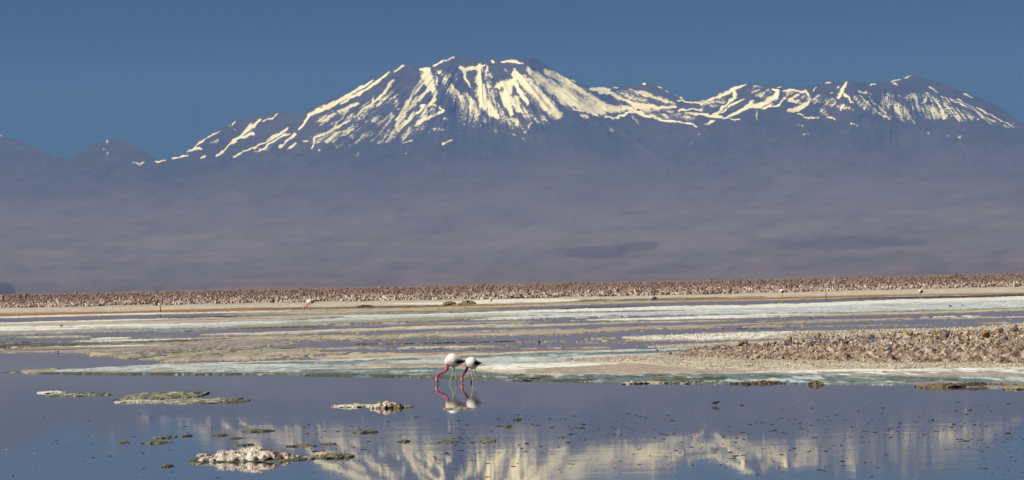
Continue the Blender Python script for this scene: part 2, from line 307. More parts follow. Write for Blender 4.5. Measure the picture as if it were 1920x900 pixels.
 (.42, C4((1000,290,8),(1100,340,20))), (.75, C4((1040,400,5),(1105,492,4))), (.75, C4((1085,285,5),(1120,345,7))), (.95, C4((1190,275,7),(1200,285,8))), (.75, C4((1195,300,7),(1160,348,10))), (.6, C4((1150,390,28),(1220,370,26))), (.68, C4((1220,370,22),(1260,400,26),(1300,430,20))),
 (.9, C4((1260,345,5),(1300,395,6),(1316,460,6))), (.52, C4((1190,440,28),(1280,440,20))), (.9, C4((1210,233,4),(1275,274,3))), (.55, C4((1270,320,14),(1340,380,32),(1420,430,24),(1520,470,12))), (.68, C4((1300,300,5),(1400,340,6),(1520,400,6),(1640,470,6),(1765,522,4))),
 (.72, C4((1400,320,4),(1520,375,5),(1640,430,6),(1740,485,5),(1815,517,4))), (.85, C4((1460,285,4),(1512,313,3))), (.5, C4((1760,460,7),(1865,527,5))), (.45, C4((1640,488,8),(1680,495,8))), (.45, C4((1160,555,7),(1215,553,6))), (.38, C4((1340,580,7),(1450,590,7))), (.6, C4((660,490,6),(708,503,6))), (.5, C4((290,500,6),(335,515,6))), (.45, C4((325,570,5),(355,565,5))), (.45, C4((1350,360,8),(1470,430,8),(1560,470,6))), (.5, C4((850,300,6),(900,400,8))),
]
sub = T > 0.5
fpx, fpy = proj(AZ[sub] * 1e6, np.full(sub.sum(), 1e6), E[sub] * 1e6 + CAM_H)
wobx = (fbm(fpx / 9, fpy / 9, 4, 41) - 0.5) * 8; woby = (fbm(fpx / 9, fpy / 9, 4, 47) - 0.5) * 8
gx = fpx + wobx; gy = fpy + woby
sf = np.zeros(sub.sum())
order = np.argsort(gx); gxs = gx[order]; gys = gy[order]; sfs = sf[order]
for st, pts in SN:
    for (x0, y0, w0), (x1, y1, w1) in zip(pts[:-1], pts[1:]):
        wm = max(w0, w1) * 1.9 + 2
        i0, i1 = np.searchsorted(gxs, [min(x0, x1) - wm, max(x0, x1) + wm])
        ax_ = gxs[i0:i1]; ay_ = gys[i0:i1]
        dx, dy = x1 - x0, y1 - y0; l2 = dx * dx + dy * dy + 1e-6
        q = np.clip(((ax_ - x0) * dx + (ay_ - y0) * dy) / l2, 0, 1)
        w = (w0 + (w1 - w0) * q) * (.72 + .33 * np.clip((w0 + w1) / 2 / 9, 0, 1) if st > .8 else .9) + 0.5
        d = np.hypot(ax_ - x0 - q * dx, ay_ - y0 - q * dy)
        sfs[i0:i1] = np.maximum(sfs[i0:i1], st ** 1.6 * sstep(1.55, 0.2, d / w))
sf[order] = sfs
snow = np.zeros(T.shape); snow[sub] = sf
strk = (1 - wr) * fbm(th1 * 80, ra1 / 20, 5, 51) + wr * fbm(th2 * 80, ra2 / 20, 5, 52)
snow = np.where(snow > 0.02, snow + (strk - 0.5) * 1.5 * (1 - 0.6 * snow), snow * 0)
# --- rock and desert colours
n1 = fbm(Xm / 900, Yd2 / 1800, 5, 61); n2 = fbm(Xm / 3500, Yd2 / 2600, 4, 62); n3 = fbm(PX / 60, PY / 9, 4, 63)
rock = np.array([0.056, 0.050, 0.053]); tan_ = np.array([0.148, 0.128, 0.134]); dk = np.array([0.11, 0.085, 0.08])
w_t = sstep(0.047, 0.010, E + (n2 - 0.5) * 0.005) * (1 - .8 * sstep(.55, .95, Tn))
colm = rock + (tan_ - rock) * w_t[..., None]
mot = sstep(0.42, 0.62, 0.55 * n3 + 0.45 * n1)
colm = colm * (0.94 + 0.12 * mot)[..., None]
n4 = fbm(PX / 24 - PY / 30, PY / 7, 4, 64); n5 = ridged(PX / 70 + PY / 40, PY / 26, 3, 65)
colm = colm * (0.91 + 0.18 * n1)[..., None] * (0.93 + .14 * fbm(PX / 7, PY / 3, 3, 66) - .07)[..., None] * (0.93 + 0.14 * n4)[..., None] * (1.06 - 0.16 * sstep(.62, .9, n5))[..., None]
def dome(cx, cy, rx, ry):       # low dark cinder hills on the plain
    return sstep(1.0, 0.6, np.hypot((PX - cx) / rx, np.where(PY < cy, (PY - cy) / ry, (PY - cy) / (ry * .7))) + (fbm(PX / 25, PY / 10, 3, 71) - .5) * .5)
ux = lambda x, y: (x + (y - 531) * -0.0208, y + (x - 960) * 0.0208)
hillz = np.zeros(T.shape)
for (cx, cy, rx, ry, s) in ((1110, 475, 75, 16, .6), (1195, 464, 50, 14, .6), (1600, 458, 170, 17, .5), (5, 545, 28, 20, .9), (1850, 500, 60, 10, .2), (1250, 505, 70, 14, .25), (60, 320, 150, 26, .35)):
    qx, qy = ux(cx, cy); w_ = dome(qx, qy, rx, ry) * s
    colm = colm * (1 - w_)[..., None] + dk * 0.6 * w_[..., None]; hillz += w_ * 60
Yd3 = Yd2 - hillz * 3
Xm = AZ * Yd3; Zm = E * Yd3
# back of the range
back_Y = [52500, 55000, 60000]; back_k = [0.9, 0.6, 0.15]
Xb = np.stack([az * y for y in back_Y]); Yb = np.stack([np.full(len(az), float(y)) for y in back_Y]); Zb = np.stack([eR * 47000 * k for k in back_k])
XX = np.concatenate([Xm, Xb]); YY = np.concatenate([Yd3, Yb]); ZZ = np.concatenate([Zm, Zb]) + 0.5
cm = np.concatenate([colm, np.tile(rock, (3, len(az), 1))]).reshape(-1, 3); sn = np.concatenate([snow, np.zeros((3, len(az)))]).ravel()
mt = make_obj('mountain', np.stack([XX, YY, ZZ], -1).reshape(-1, 3), grid_faces(*XX.shape), M_mtn, col=cm, attrs={'snow': sn})
tag(mt, 'snow streaked volcanic range rising from a hazy desert slope', 'mountain', kind='structure')

# ================================================================ GROUND: salt flat, shores, lake bed
K = dict(W=(.82, .82, .79), B=(.50, .59, .63), P=(.50, .45, .385), T=(.42, .345, .30), O=(.33, .315, .25), G=(.07, .085, .065), K=(.03, .032, .032),
         R=(.33, .15, .045), Y=(.52, .47, .34), E=(.13, .20, .235), M=(.29, .25, .26), D=(.42, .2, .15), GR=(.36, .34, .32), C=(.62, .56, .46), Q=(.27, .32, .335))
# (colour, coverage, [(x, top, bottom) ...])  '~' before the colour: ends run to nothing instead of going on beyond the frame
K['B2'] = (.50, .58, .62)
STR = [
 ('P', 1, [(0,300,593.5),(300,300,587),(640,300,580),(960,300,573),(1280,300,563.5),(1520,300,561),(1920,300,551)]),
 ('C', .55, [(0,579,586),(300,575,581),(640,568,574),(960,562,567),(1280,554,560),(1600,546,553),(1920,538,547)]),
 ('R', .9, [(0,588,593.8),(240,584,588.8),(480,577,582.5),(640,576,579.5),(800,573,577),(960,570,572.5),(1130,564,566),(1280,561,563.5),(1500,557,562),(1700,552.5,555.5),(1920,549,551)]),
 ('~K', .7, [(480,579,581),(600,577.5,579.5),(760,574,576.5),(840,573,574.5)]),
 ('~G', .6, [(960,566,569),(1060,562,566),(1160,561,565),(1300,558,561),(1440,556,558)]),
 ('~W', 1, [(720,570,571),(850,566,572),(960,561,568),(1040,561,567),(1090,562,564)]),
 ('W', 1, [(0,594,596.5),(240,588,590.5),(480,584,586),(560,582.5,584)]),
 ('~Y', 1, [(540,583,585),(640,580.5,584),(800,577,579.5),(960,573.3,575.6),(1280,564.2,566),(1440,562,563.2),(1600,558,559)]),
 ('~O', .7, [(420,590,594),(480,587,594),(640,582,590),(840,579,586),(960,580,584),(1050,579,581)]),
 ('~P', .6, [(520,586,590),(640,584,587),(760,580,583),(860,580,582)]),
 ('~K', 1, [(60,603.5,605),(180,600,602.8),(300,596.3,598.2),(420,592.5,594),(560,590,591)]),
 ('~K', .9, [(700,585.6,586.6),(900,582.8,584),(1100,576.5,578),(1280,573.3,575.6),(1440,570.5,572),(1520,569,570)]),
 ('K', 1, [(1560,560.5,560.8),(1680,557,559.3),(1800,555,557.5),(1920,551,554.5)]),
 ('P', .9, [(0,606,613),(240,599,609),(480,594.5,604),(640,590.5,594),(800,589,589.5)]),
 ('~W', 1, [(-300,611,614),(0,605.5,608),(120,602.5,605),(280,598.7,600.7),(330,598,598.5)]),
 ('~W', 1, [(-300,618,628),(0,613,622),(120,611,619),(240,608.5,615),(400,606,610.5),(520,602,605),(600,600,601)]),
 ('~B', .9, [(150,616,617),(360,610,615),(480,604,611),(600,598,608),(720,592,601),(840,590,597),(960,588,594),(1000,588,592)]),
 ('W', 1, [(640,593,595),(800,589,591.5),(960,584,588),(1080,580,584.5),(1200,576,582),(1440,571,578),(1680,562,569.5),(1920,556,563.5)]),
 ('B2', .93, [(960,588,592),(1080,585,592),(1200,581.5,592),(1440,577.5,588),(1680,569,583),(1920,563,577)]),
 ('W', .3, [(960,588,592),(1080,585,592),(1200,581.5,592),(1440,577.5,588),(1680,569,583),(1920,563,577)]),
 ('~W', .95, [(860,596,597),(960,594,596.7),(1080,592,593.7),(1140,591,592)]),
 ('~O', .8, [(440,611,613),(480,610,613),(640,601,606.5),(800,596,602.5),(960,592,594.5),(1000,593,594)]),
 ('~O', .6, [(900,604,604.5),(960,602,604),(1080,599.5,602),(1200,597,601)]),
 ('W', .9, [(1100,600,601),(1160,598,601),(1300,594,598),(1440,589,594.5),(1560,588,591)]),
 ('~Y', .9, [(1400,593,594.5),(1560,589.5,592),(1680,586,589.5),(1800,583,586),(1920,578.5,582),(2100,574,578)]),
 ('GR', .8, [(0,621.5,628),(160,619,624),(300,617.5,620)]),
 ('~O', .8, [(150,622,623),(200,621,622.6),(300,619,621.5),(420,614.5,617.5),(500,611,613.5),(640,606,607)]),
 ('~E', .9, [(-300,634,641),(0,629,635.5),(40,630,634.5),(70,632,633)]),
 ('~Y', .7, [(30,633,634),(70,631,634),(120,629,632.8),(170,630.5,632)]),
 ('~W', .9, [(165,635.5,636.5),(200,633.5,635.7),(230,633,635),(250,632.5,633.5)]),
 ('~C', .9, [(375,627.3,628),(420,625.5,627.7),(480,624,627.6),(640,617.5,622.5),(800,612,616),(960,608,611),(1000,607.5,609)]),
 ('~M', .4, [(300,634,642),(480,629,648),(640,624,640),(800,622,636),(960,620,632),(1080,618,628)]),
 ('~O', .6, [(340,637,640),(480,630,639),(640,627,636),(800,625,632),(960,620,626),(1080,616,620)]),
 ('~Y', .5, [(420,636,638),(560,632,637),(700,630,636),(840,626,630)]),
 ('O', .5, [(0,643,653),(200,638,650),(400,632,643),(440,633,638)]),
 ('~G', .95, [(-300,653,657),(0,646,651.5),(160,643,648),(250,641,646),(350,638,640.5),(430,635.5,637)]),
 ('~C', .5, [(-200,656,658),(0,651.5,653),(180,648.5,650.5),(240,648,649)]),
 ('~M', .62, [(-300,657,662),(0,653,660),(120,650,661.5),(240,645,662),(360,641,656),(480,639,650),(560,640,646)]),
 ('~T', .4, [(0,655,660),(120,655,661.5),(200,655,662),(260,655,661)]),
 ('~T', .45, [(200,650,653),(300,645,655),(400,641,647)]),
 ('~Y', .75, [(900,612.5,613),(960,610,612.2),(1080,607,609),(1200,603,605),(1320,601,602.5),(1400,600,600.5)]),
 ('~T', .75, [(820,630,632),(960,622,630),(1080,618,626),(1200,613,618.5),(1320,609.5,613),(1440,605,608),(1560,600,604),(1680,597,600),(1760,596,597)]),
 ('~T', .6, [(1140,618,619),(1200,616,621),(1320,613,616),(1440,610,613),(1520,610,611)]),
 ('~C', .95, [(1160,632.5,633.5),(1240,629,638),(1320,626,638),(1440,622,635),(1520,621,632),(1600,619,630),(1720,617,624)]),
 ('~W', .8, [(1200,632,635),(1240,630,637.5),(1320,627,637.5),(1440,623,634),(1520,622,629)]),
 ('P', .95, [(1440,630,634),(1520,622,632),(1640,618,629),(1760,616,626),(1860,612,640),(1920,606,650)]),
 ('~T', .5, [(1000,639,640),(1060,636,638.5),(1160,633,636)]),
 ('~P', .95, [(1215,650,651),(1240,648,652),(1320,645,650),(1380,642,649),(1440,640,647),(1500,637,642),(1540,637,639)]),
 ('~Y', .95, [(166,663,667),(172,661,668.5),(190,661.5,668),(218,663.5,666)]),
 ('~O', .6, [(205,664,668),(240,664,674),(300,660,675),(400,657,672),(480,656,668),(600,655,664)]),
 ('~G', .35, [(205,664,668),(240,668,674),(300,662,674),(400,657,668),(480,656,664)]),
 ('~T', .6, [(300,676,680),(400,670,676),(480,661,677),(560,660,676),(640,660,674),(760,663,670),(840,661,666),(960,659,662),(1000,659,660)]),
 ('~Y', .5, [(430,668,674),(560,664,672),(680,664,671),(800,663,667)]),
 ('~D', .9, [(780,665,666),(840,661.5,663.3),(960,659,660.8),(1080,656.6,658),(1160,655,656)]),
 ('~C', 1, [(270,686,686.5),(300,683.5,686),(400,681,683),(480,678.3,680.8),(640,674.3,676.4),(760,669.5,672.5),(960,661,664),(1080,658,660),(1200,655,657)]),
 ('~O', .75, [(40,695,698),(50,694,701),(100,691,701),(160,692,700),(240,694,700)]),
 ('~G', .9, [(12,698,698.5),(18,696.8,699),(28,696.8,698.8),(34,697.5,698.3)]),
 ('~Q', .97, [(100,695,699),(200,689.5,699),(300,685.5,699),(400,682.5,699.5),(480,680.5,700.5),(640,676,702.5),(760,672,706),(840,668,709),(960,663.5,705),(1080,659,690),(1200,656,680),(1280,654,667),(1345,652,660)]),
 ('~B2', .62, [(100,695,699),(200,689.5,699),(300,685.5,699),(400,682.5,699.5),(480,680.5,700.5),(640,676,702.5),(760,672,706),(840,668,709),(960,663.5,705),(1080,659,690),(1200,656,680),(1280,654,667),(1345,652,660)]),
 ('~O', .35, [(120,692,700),(480,690,700),(640,688,702),(840,680,700),(900,680,690)]),
 ('~E', .75, [(440,682,684),(560,680,684),(640,678,683),(760,673,678),(840,670,675),(960,664.5,668),(1100,661,667),(1240,658,663),(1320,655,659)]),
 ('~E', .7, [(560,694,703),(640,693,705),(760,689,708),(840,692,709),(930,698,708)]),
 ('~T', .9, [(640,689,692),(700,684,693),(800,682,690),(880,683,693),(920,684,690)]),
 ('~C', .95, [(880,694,697),(960,683,702),(1080,681,702.5),(1200,676,703),(1320,676,703),(1440,690,702),(1600,692,699),(1700,694,696)]),
 ('~T', .9, [(980,694,699),(1080,688,702.5),(1200,682,702.5),(1320,694,702),(1440,695,700.5),(1600,695,698)]),
 ('~W', .8, [(880,690,693),(960,683,696),(1040,682,691),(1130,681,685),(1160,682,683)]),
 ('~B', .8, [(980,674,678),(1060,671,678),(1160,669,673),(1230,667,670)]),
 ('E', .97, [(60,699,700),(100,698.5,701.6),(200,698.5,702.5),(300,698.5,701.6),(480,699,702.5),(640,700,706.5),(760,702,708),(840,702.5,709.5),(960,703,713.5),(1100,703.5,716),(1200,703,717.5),(1300,702.5,719),(1440,701,719),(1600,705,721),(1720,707,723),(1920,706,727)]),
 ('~G', .7, [(60,699.5,701),(200,700,702.8),(480,700,703),(640,702.5,706.7),(760,704,708.4),(900,706,711),(1000,710,714),(1100,712,716.5)]),
 ('~G', .45, [(960,704,712),(1200,705,716),(1440,705,717),(1600,709,719),(1800,711,717)]),
 ('B', .45, [(900,703,709),(1100,704,714),(1300,703,717),(1600,706,720),(1920,706,718)]),
 ('P', .97, [(1050,676,678),(1100,672,681),(1200,666,682),(1320,660,694),(1440,655,694),(1600,650,693),(1750,640,691),(1920,630,690)]),
 ('C', .7, [(1150,676,680),(1320,680,694),(1440,682,694),(1600,682,693),(1750,682,691),(1920,680,690)]),
 ('W', .97, [(1400,698.5,699.5),(1440,697,699.5),(1600,694,698.3),(1760,692,697.3),(1920,690,695.5)]),
 ('GR', .85, [(1440,699.5,702),(1600,698,706),(1760,697,708),(1920,695,708)]),
 ('W', .3, [(1440,699.5,702),(1600,698,706),(1760,697,708),(1920,695,708)]),
 ('~M', .85, [(1690,720,721),(1740,716,724),(1920,718,730),(2100,716,736)]),
]
_rs = np.random.default_rng(77); _ins = [i for i, q in enumerate(STR) if q[2][0][0] == 1160 and q[0] == '~C'][0]; _add = []
for k in range(105):
    x0 = _rs.uniform(-120, 1900); ln = _rs.uniform(40, 420); x1 = x0 + ln
    base_ = np.interp(x0, [0, 640, 1280, 1920], [604, 590, 574, 560]); yb = base_ + _rs.uniform(0, 1) ** .8 * np.interp(x0, [0, 900, 1400, 1920], [60, 74, 62, 50])
    th0 = _rs.choice([.5, .8, 1.2, 2.0]); sl = -0.0208 + _rs.normal(0, .0035)
    _add.append((['~C', '~O', '~T', '~GR', '~Q', '~M', '~K', '~G', '~W', '~GR'][_rs.integers(10)], float(_rs.uniform(.45, .9)), [(x0, yb, yb + .3), (x0 + ln * .35, yb + ln * .35 * sl - th0 * .4, yb + ln * .35 * sl + th0 * .6), (x0 + ln * .7, yb + ln * .7 * sl - th0 * .5, yb + ln * .7 * sl + th0 * .5), (x1, yb + ln * sl, yb + ln * sl + .3)]))
for k in range(46):
    x0 = _rs.uniform(90, 1150); ln = _rs.uniform(60, 300); x1 = x0 + ln
    a0 = np.interp(x0, [100, 400, 640, 900, 1200], [696, 684, 677, 665, 658]); b0 = np.interp(x0, [100, 640, 960, 1200], [700, 705, 708, 672]); yb = _rs.uniform(a0, b0); th0 = _rs.choice([.6, 1.0, 1.8]); sl = -0.014
    _add.append((['~GR', '~E', '~W', '~C', '~O', '~E', '~Q'][_rs.integers(7)], float(_rs.uniform(.5, .95)), [(x0, yb, yb + .3), (x0 + ln * .5, yb + ln * .5 * sl - th0 * .5, yb + ln * .5 * sl + th0 * .5), (x1, yb + ln * sl, yb + ln * sl + .3)]))
_i2 = [i for i, q in enumerate(STR) if q[0] == '~C' and q[2][0][0] == 880][0]
STR = STR[:_ins] + _add[:105] + STR[_ins:_i2] + _add[105:] + STR[_i2:]
dyr = np.concatenate([[0.3, 0.7, 1.2, 1.8, 2.6, 3.6, 5, 7, 10, 14, 18], np.arange(20, 212, 0.5), [215, 225, 240, 280, 340, 420, 600]])
Yr = CAM_H * F_PX / dyr
Yr = np.concatenate([[64000], Yr, [15, 0, -60, -300, -3000]])
tanc = np.concatenate([np.linspace(-0.62, -0.19, 20), np.linspace(-0.185, 0.185, 780), np.linspace(0.19, 0.62, 20)])
gY, gT = np.meshgrid(Yr, tanc, indexing='ij')
gX = gT * np.where(gY > 44, gY, 44 + (44 - gY) * 1.5)
ok = gY > 30
gpx, gpy = np.full(gX.shape, 960.0), np.full(gX.shape, 2000.0)
gpx[ok], gpy[ok] = proj(gX[ok], gY[ok], np.zeros(ok.sum()))
wet = np.ones(gX.shape); colg = np.tile(np.array([.05, .055, .05]), gX.shape + (1,))
e1 = fbm(gX / 4.0, gY / 9.0, 5, 81); e2 = fbm(gX / 0.6, gY / 5.0, 4, 82)
cov = [0.6 * fbm(gX / 1.6, gY / 6.0, 4, 90 + k) + 0.4 * fbm(gX / 0.25, gY / 2.2, 3, 95 + k) for k in range(4)]
jit = (e1 - 0.5) * 5.0 + (e2 - 0.5) * 4.0
for k, (cn, cv, pts) in enumerate(STR):
    c = np.array(K[cn.strip('~')])
    xs = [q[0] for q in pts]; a_ = np.interp(gpx, xs, [q[1] for q in pts]); b_ = np.interp(gpx, xs, [q[2] for q in pts])
    tl = cn[0] == '~' and xs[0] < -50 or xs[0] > 20; tr = xs[-1] < 1900
    # beyond the frame the bands go on parallel to the horizon
    ex = np.where((gpx < xs[0]) & (not tl), (xs[0] - gpx) * 0.0208, 0) - np.where((gpx > xs[-1]) & (not tr), (gpx - xs[-1]) * 0.0208, 0)
    a_ = a_ + ex; b_ = b_ + ex
    th_ = np.maximum(b_ - a_, 0.8)
    j = jit * np.clip(th_ / 9, 0.12, 0.6)
    m = np.minimum(gpy - a_ + j, b_ - gpy - j * 0.7) / 1.0
    if tl: m = np.minimum(m, (gpx - xs[0] + (e2 - .5) * 30) / 12.0)
    if tr: m = np.minimum(m, (xs[-1] - gpx + (e2 - .5) * 30) / 12.0)
    w = sstep(-0.35, 0.6, m)
    if cv < 1:
        n = cov[k % 4]; thr = 0.5 + (0.5 - cv) * 0.62
        w = w * sstep(thr - 0.05, thr + 0.05, n) if cv < 0.9 else w * sstep(thr - 0.08, thr, n)
    cc = c * (0.86 + 0.28 * cov[(k + 1) % 4])[..., None] if np.ndim(c) else c
    colg = colg * (1 - w[..., None]) + cc * w[..., None]
    wet = wet * (1 - w)
land = sstep(0.62, 0.35, wet)
# muted wet bands lie lower than dry crust
gz = -0.06 + 0.075 * land + land * (0.028 * fbm(gX / 0.8, gY / 2.5, 4, 99) + 0.02 * (ridged(gX / 0.25, gY / 0.8, 2, 98) - .5)) * np.clip(gY / 150, .5, 2.0)
# rubble bank on the right
bt = np.interp(gpx, [1180, 1250, 1300, 1400, 1500, 1600, 1750, 1920, 2200, 2600], [668, 662, 655, 650, 645, 641, 637, 632, 620, 610])
bb = np.interp(gpx, [1180, 1250, 1300, 1400, 1500, 1600, 1750, 1920, 2200, 2600], [670, 671, 674, 678, 680, 682, 684, 685, 684, 680])
bankm = sstep(0, 9, gpy - bt) * sstep(0, 12, bb - gpy) * sstep(1190, 1300, gpx)
bankh = np.interp(gpx, [1200, 1300, 1450, 1600, 1920, 2400], [0, .05, .12, .17, .26, .3])
gz = gz + bankm * bankh * 0.3 * (0.7 + 0.6 * fbm(gX / 1.5, gY / 2.5, 3, 97))
colg = colg * (1 - 0.85 * bankm[..., None]) + np.array([.20, .15, .115]) * 0.85 * bankm[..., None]  # bank ground darkened, painting in the shade between the rocks
far = gY > 560
gz = gz + sstep(600, 1500, gY) * 1.5 - sstep(1560, 2600, gY) * 1.3
gz = np.where(gY < 44, -0.3, gz)
gz = np.where(gY < -20, -0.06 + sstep(-20, -320, gY) * 0.8, gz)
gcol = colg; fr = sstep(560, 800, gY)[..., None]
gcol = gcol * (1 - fr) + np.array([.33, .25, .2]) * fr
fr2 = sstep(2500, 9000, gY)[..., None]; gcol = gcol * (1 - fr2) + np.array([.15, .118, .105]) * fr2
gcol = np.where((gY < -50)[..., None], np.array([.4, .33, .26]), gcol)
# rows run far to near; flip for upward normals
go = make_obj('ground', np.stack([gX, gY, gz], -1).reshape(-1, 3)[:, :], grid_faces(*gX.shape)[:, ::-1], M_ground, col=gcol.reshape(-1, 3))
tag(go, kind='structure')
wx = 700
wo = make_obj('lagoon_water', [(-wx, -200, 0), (wx, -200, 0), (wx, 640, 0), (-wx, 640, 0)], [(0, 1, 2, 3)], M_water, smooth=False)
tag(wo, kind='structure')
def gheight(x, y):   # ground height at a point (nearest grid vertex)
    i = np.argmin(np.abs(Yr - y)); j = np.argmin(np.abs(gX[i] - x)); return float(gz[i, j])

# ================================================================ ROCK SHAPES
def ico(n):
    bm = bmesh.new(); bmesh.ops.create_icosphere(bm, subdivisions=n, radius=1.0)
    v = np.array([q.co[:] for q in bm.verts]); f = np.array([[w.index for w in q.verts] for q in bm.faces]); bm.free(); return v, f
ICO = {k: ico(k) for k in (1, 2, 3)}
ICO[0] = (ICO[1][0][:12], np.array(0))
_b = bmesh.new(); bmesh.ops.create_icosphere(_b, subdivisions=1, radius=1.0); ICO[0] = (np.array([q.co[:] for q in _b.verts]), np.array([[w.index for w in q.verts] for q in _b.faces])); _b.free()
def rock_shape(sub_, rough, seed, flat=0.7, cuts=5):
    r = np.random.default_rng(seed); v, f = ICO[sub_]; v = v.copy()
    for _ in range(cuts):                                  # broken faces
        n = r.normal(size=3); n /= np.linalg.norm(n); d = r.uniform(0.35, 0.8)
        k = v @ n; v = v - np.outer(np.maximum(k - d, 0) * 0.92, n)
    o = r.uniform(0, 100, 3)
    q = v * 1.6 + o
    s = fbm(q[:, 0] + q[:, 2], q[:, 1] - q[:, 2], 3, seed % 50) - 0.5
    s2 = fbm(q[:, 0] * 3 - q[:, 2] * 2, q[:, 1] * 3 + q[:, 2] * 3, 2, seed % 50 + 3) - 0.5
    v = v * (1 + rough * (s * 1.3 + s2 * 1.2))[:, None]
    v = v * (r.uniform(0.8, 1.25), r.uniform(0.7, 1.1), flat * r.uniform(0.75, 1.3))
    return v, f
def crag(sub_, seed):      # knobbly, hollowed lump of salt crust with edges
    r = np.random.default_rng(seed); v, f = ICO[sub_]; v = v.copy()
    for _ in range(4):
        n = r.normal(size=3); n /= np.linalg.norm(n); d = r.uniform(0.3, 0.7); k = v @ n; v = v - np.outer(np.maximum(k - d, 0) * 0.95, n)
    d = np.ones(len(v))
    for _ in range(9):      # knobs and hollows
        n = r.normal(size=3); n /= np.linalg.norm(n); q = ICO[sub_][0] @ n
        d += r.choice([-.5, .35, .5]) * np.exp((q - 1) * r.uniform(6, 16))
    v = v * (d * r.uniform(.74, 1.22, len(v)))[:, None]
    return v * (r.uniform(0.8, 1.2), r.uniform(0.7, 1.1), r.uniform(.65, 1.05)), f
def rotz(v, a):
    c, s = math.cos(a), math.sin(a)
    return v @ np.array([[c, s, 0], [-s, c, 0], [0, 0, 1]])
def rot_rand(v, r, tilt=1.0):
    m = Matrix.Rotation(r.uniform(-tilt, tilt), 3, 'X') @ Matrix.Rotation(r.uniform(-tilt, tilt), 3, 'Y') @ Matrix.Rotation(r.uniform(0, 6.28), 3, 'Z')
    return v @ np.array(m).T
ROCK_COL = [(.38, .29, .23), (.30, .22, .175), (.43, .34, .28), (.50, .42, .37), (.17, .12, .095), (.38, .27, .18), (.54, .47, .43), (.27, .21, .20)]
def mass(name, pts, shapes, mat, cols, label, cat, jitter=0.15, tilt=1.0, seed=1, smooth=False):
    """many small pieces joined: pts = array of x, y, z, size ; one stuff object"""
    r = np.random.default_rng(seed); V, F_, Cc = [], [], []; off = 0
    nv = len(shapes[0][0])
    for i, (x, y, z, s) in enumerate(pts):
        v, f = shapes[r.integers(len(shapes))]
        v = rot_rand(v, r, tilt) * s + (x, y, z)
        V.append(v); F_.append(f + off); off += len(v)
        c = np.array(cols[i]) if len(cols) == len(pts) else np.array(cols[r.integers(len(cols))])
        Cc.append(np.tile(c * r.uniform(1 - jitter, 1 + jitter), (len(v), 1)))
    o = make_obj(name, np.concatenate(V), np.concatenate(F_), mat, col=np.concatenate(Cc), smooth=smooth)
    return tag(o, label, cat, kind='stuff')

# --- far field of broken salt crust below the horizon
n = 66000
u = rng.random(n); Yk = 600 + 1050 * u ** 1.7
hl = horizon(960)
Xk = rng.uniform(-0.19, 0.19, n) * Yk
kx, ky = proj(Xk, Yk, np.zeros(n))
edge = np.interp(kx, [0, 640, 1280, 1920], [577.5, 566, 553.5, 537.5]) + (fbm(Xk / 6, Yk / 40, 3, 5) - .5) * 5
keep = ky < edge
Xk, Yk = Xk[keep], Yk[keep]
zk = sstep(600, 1500, Yk) * 1.5 + .35 * (fbm(Xk / 9, Yk / 30, 3, 9) - .5)
sk = rng.uniform(0.13, 0.33, len(Xk)) * (1 + 0.25 * (Yk - 600) / 900) * (.55 + 1.0 * fbm(Xk / 5, Yk / 22, 3, 8)) * np.where(rng.random(len(Xk)) < .04, 1.5, 1) * np.where((rng.random(len(Xk)) < .03) & (Yk > 900), 1.7, 1)
fdark = sstep(640, 1000, Yk + rng.normal(0, 70, len(Yk)))
dkp = rng.random(len(Yk)) < .36
base = np.where(dkp[:, None], np.array([.12, .08, .07]), np.array([.54, .44, .39]))
base = base + (np.array([.17, .105, .095]) - base) * (fdark * .7)[:, None]
base = base * rng.uniform(0.6, 1.25, len(Yk))[:, None]
shp = []
for q in range(10):
    v, f = rock_shape(0, 1.2, 300 + q, 1.3, 1); shp.append((v * (.62, .62, 1.25), f))
mass('salt_crust_field', np.stack([Xk, Yk, zk + sk * 0.3, sk], 1), shp, M_ridge, base, 'wide field of broken brown salt crust along the far shore', 'salt crust', seed=11)

# --- the bank itself: lumpy broken crust
bxs = np.linspace(3.2, 19.5, 420); bys = np.linspace(101.0, 128.0, 250)
bX, bY = np.meshgrid(bxs, bys); qx_, qy_ = proj(bX, bY, np.zeros(bX.shape))
bt_ = np.interp(qx_, [1180, 1250, 1300, 1400, 1500, 1600, 1750, 1920, 2200], [668, 662, 656, 651, 646, 642, 638, 633, 625]) + (fbm(bX / .7, bY / 2.5, 3, 131) - .5) * 10
bb_ = np.interp(qx_, [1180, 1250, 1300, 1400, 1500, 1600, 1750, 1920, 2200], [668, 669, 673, 677, 679, 681, 682, 683, 683]) + (fbm(bX / .7, bY / 2.5, 3, 132) - .5) * 8
bm_ = sstep(-1, 5, qy_ - bt_) * sstep(-1, 6, bb_ - qy_) * sstep(1215, 1290, qx_)
bh_ = np.interp(qx_, [1200, 1300, 1450, 1600, 1920, 2300], [.01, .07, .14, .19, .27, .3])
lump = ridged(bX / .55, bY / .9, 4, 133); spk = fbm(bX / .13, bY / .3, 3, 134); big = fbm(bX / 1.6, bY / 3.0, 3, 135)
bz_ = -0.12 + bm_ * (0.11 + bh_ * (0.45 + 0.8 * big) + bh_ * 2.1 * (lump - .55) + bh_ * 1.4 * (spk - .5))
cn_ = fbm(bX / .35, bY / .8, 4, 136); cw_ = sstep(.56, .68, fbm(bX / .22, bY / .5, 3, 137))[..., None]
bc_ = np.array([.14, .10, .08]) + (np.array([.34, .26, .205]) - np.array([.14, .10, .08])) * sstep(.32, .62, cn_)[..., None]  # deep brown base puts the shade of hollows into the noise tones
bc_ = bc_ * (1 - cw_ * .6) + np.array([.50, .44, .40]) * cw_ * .6
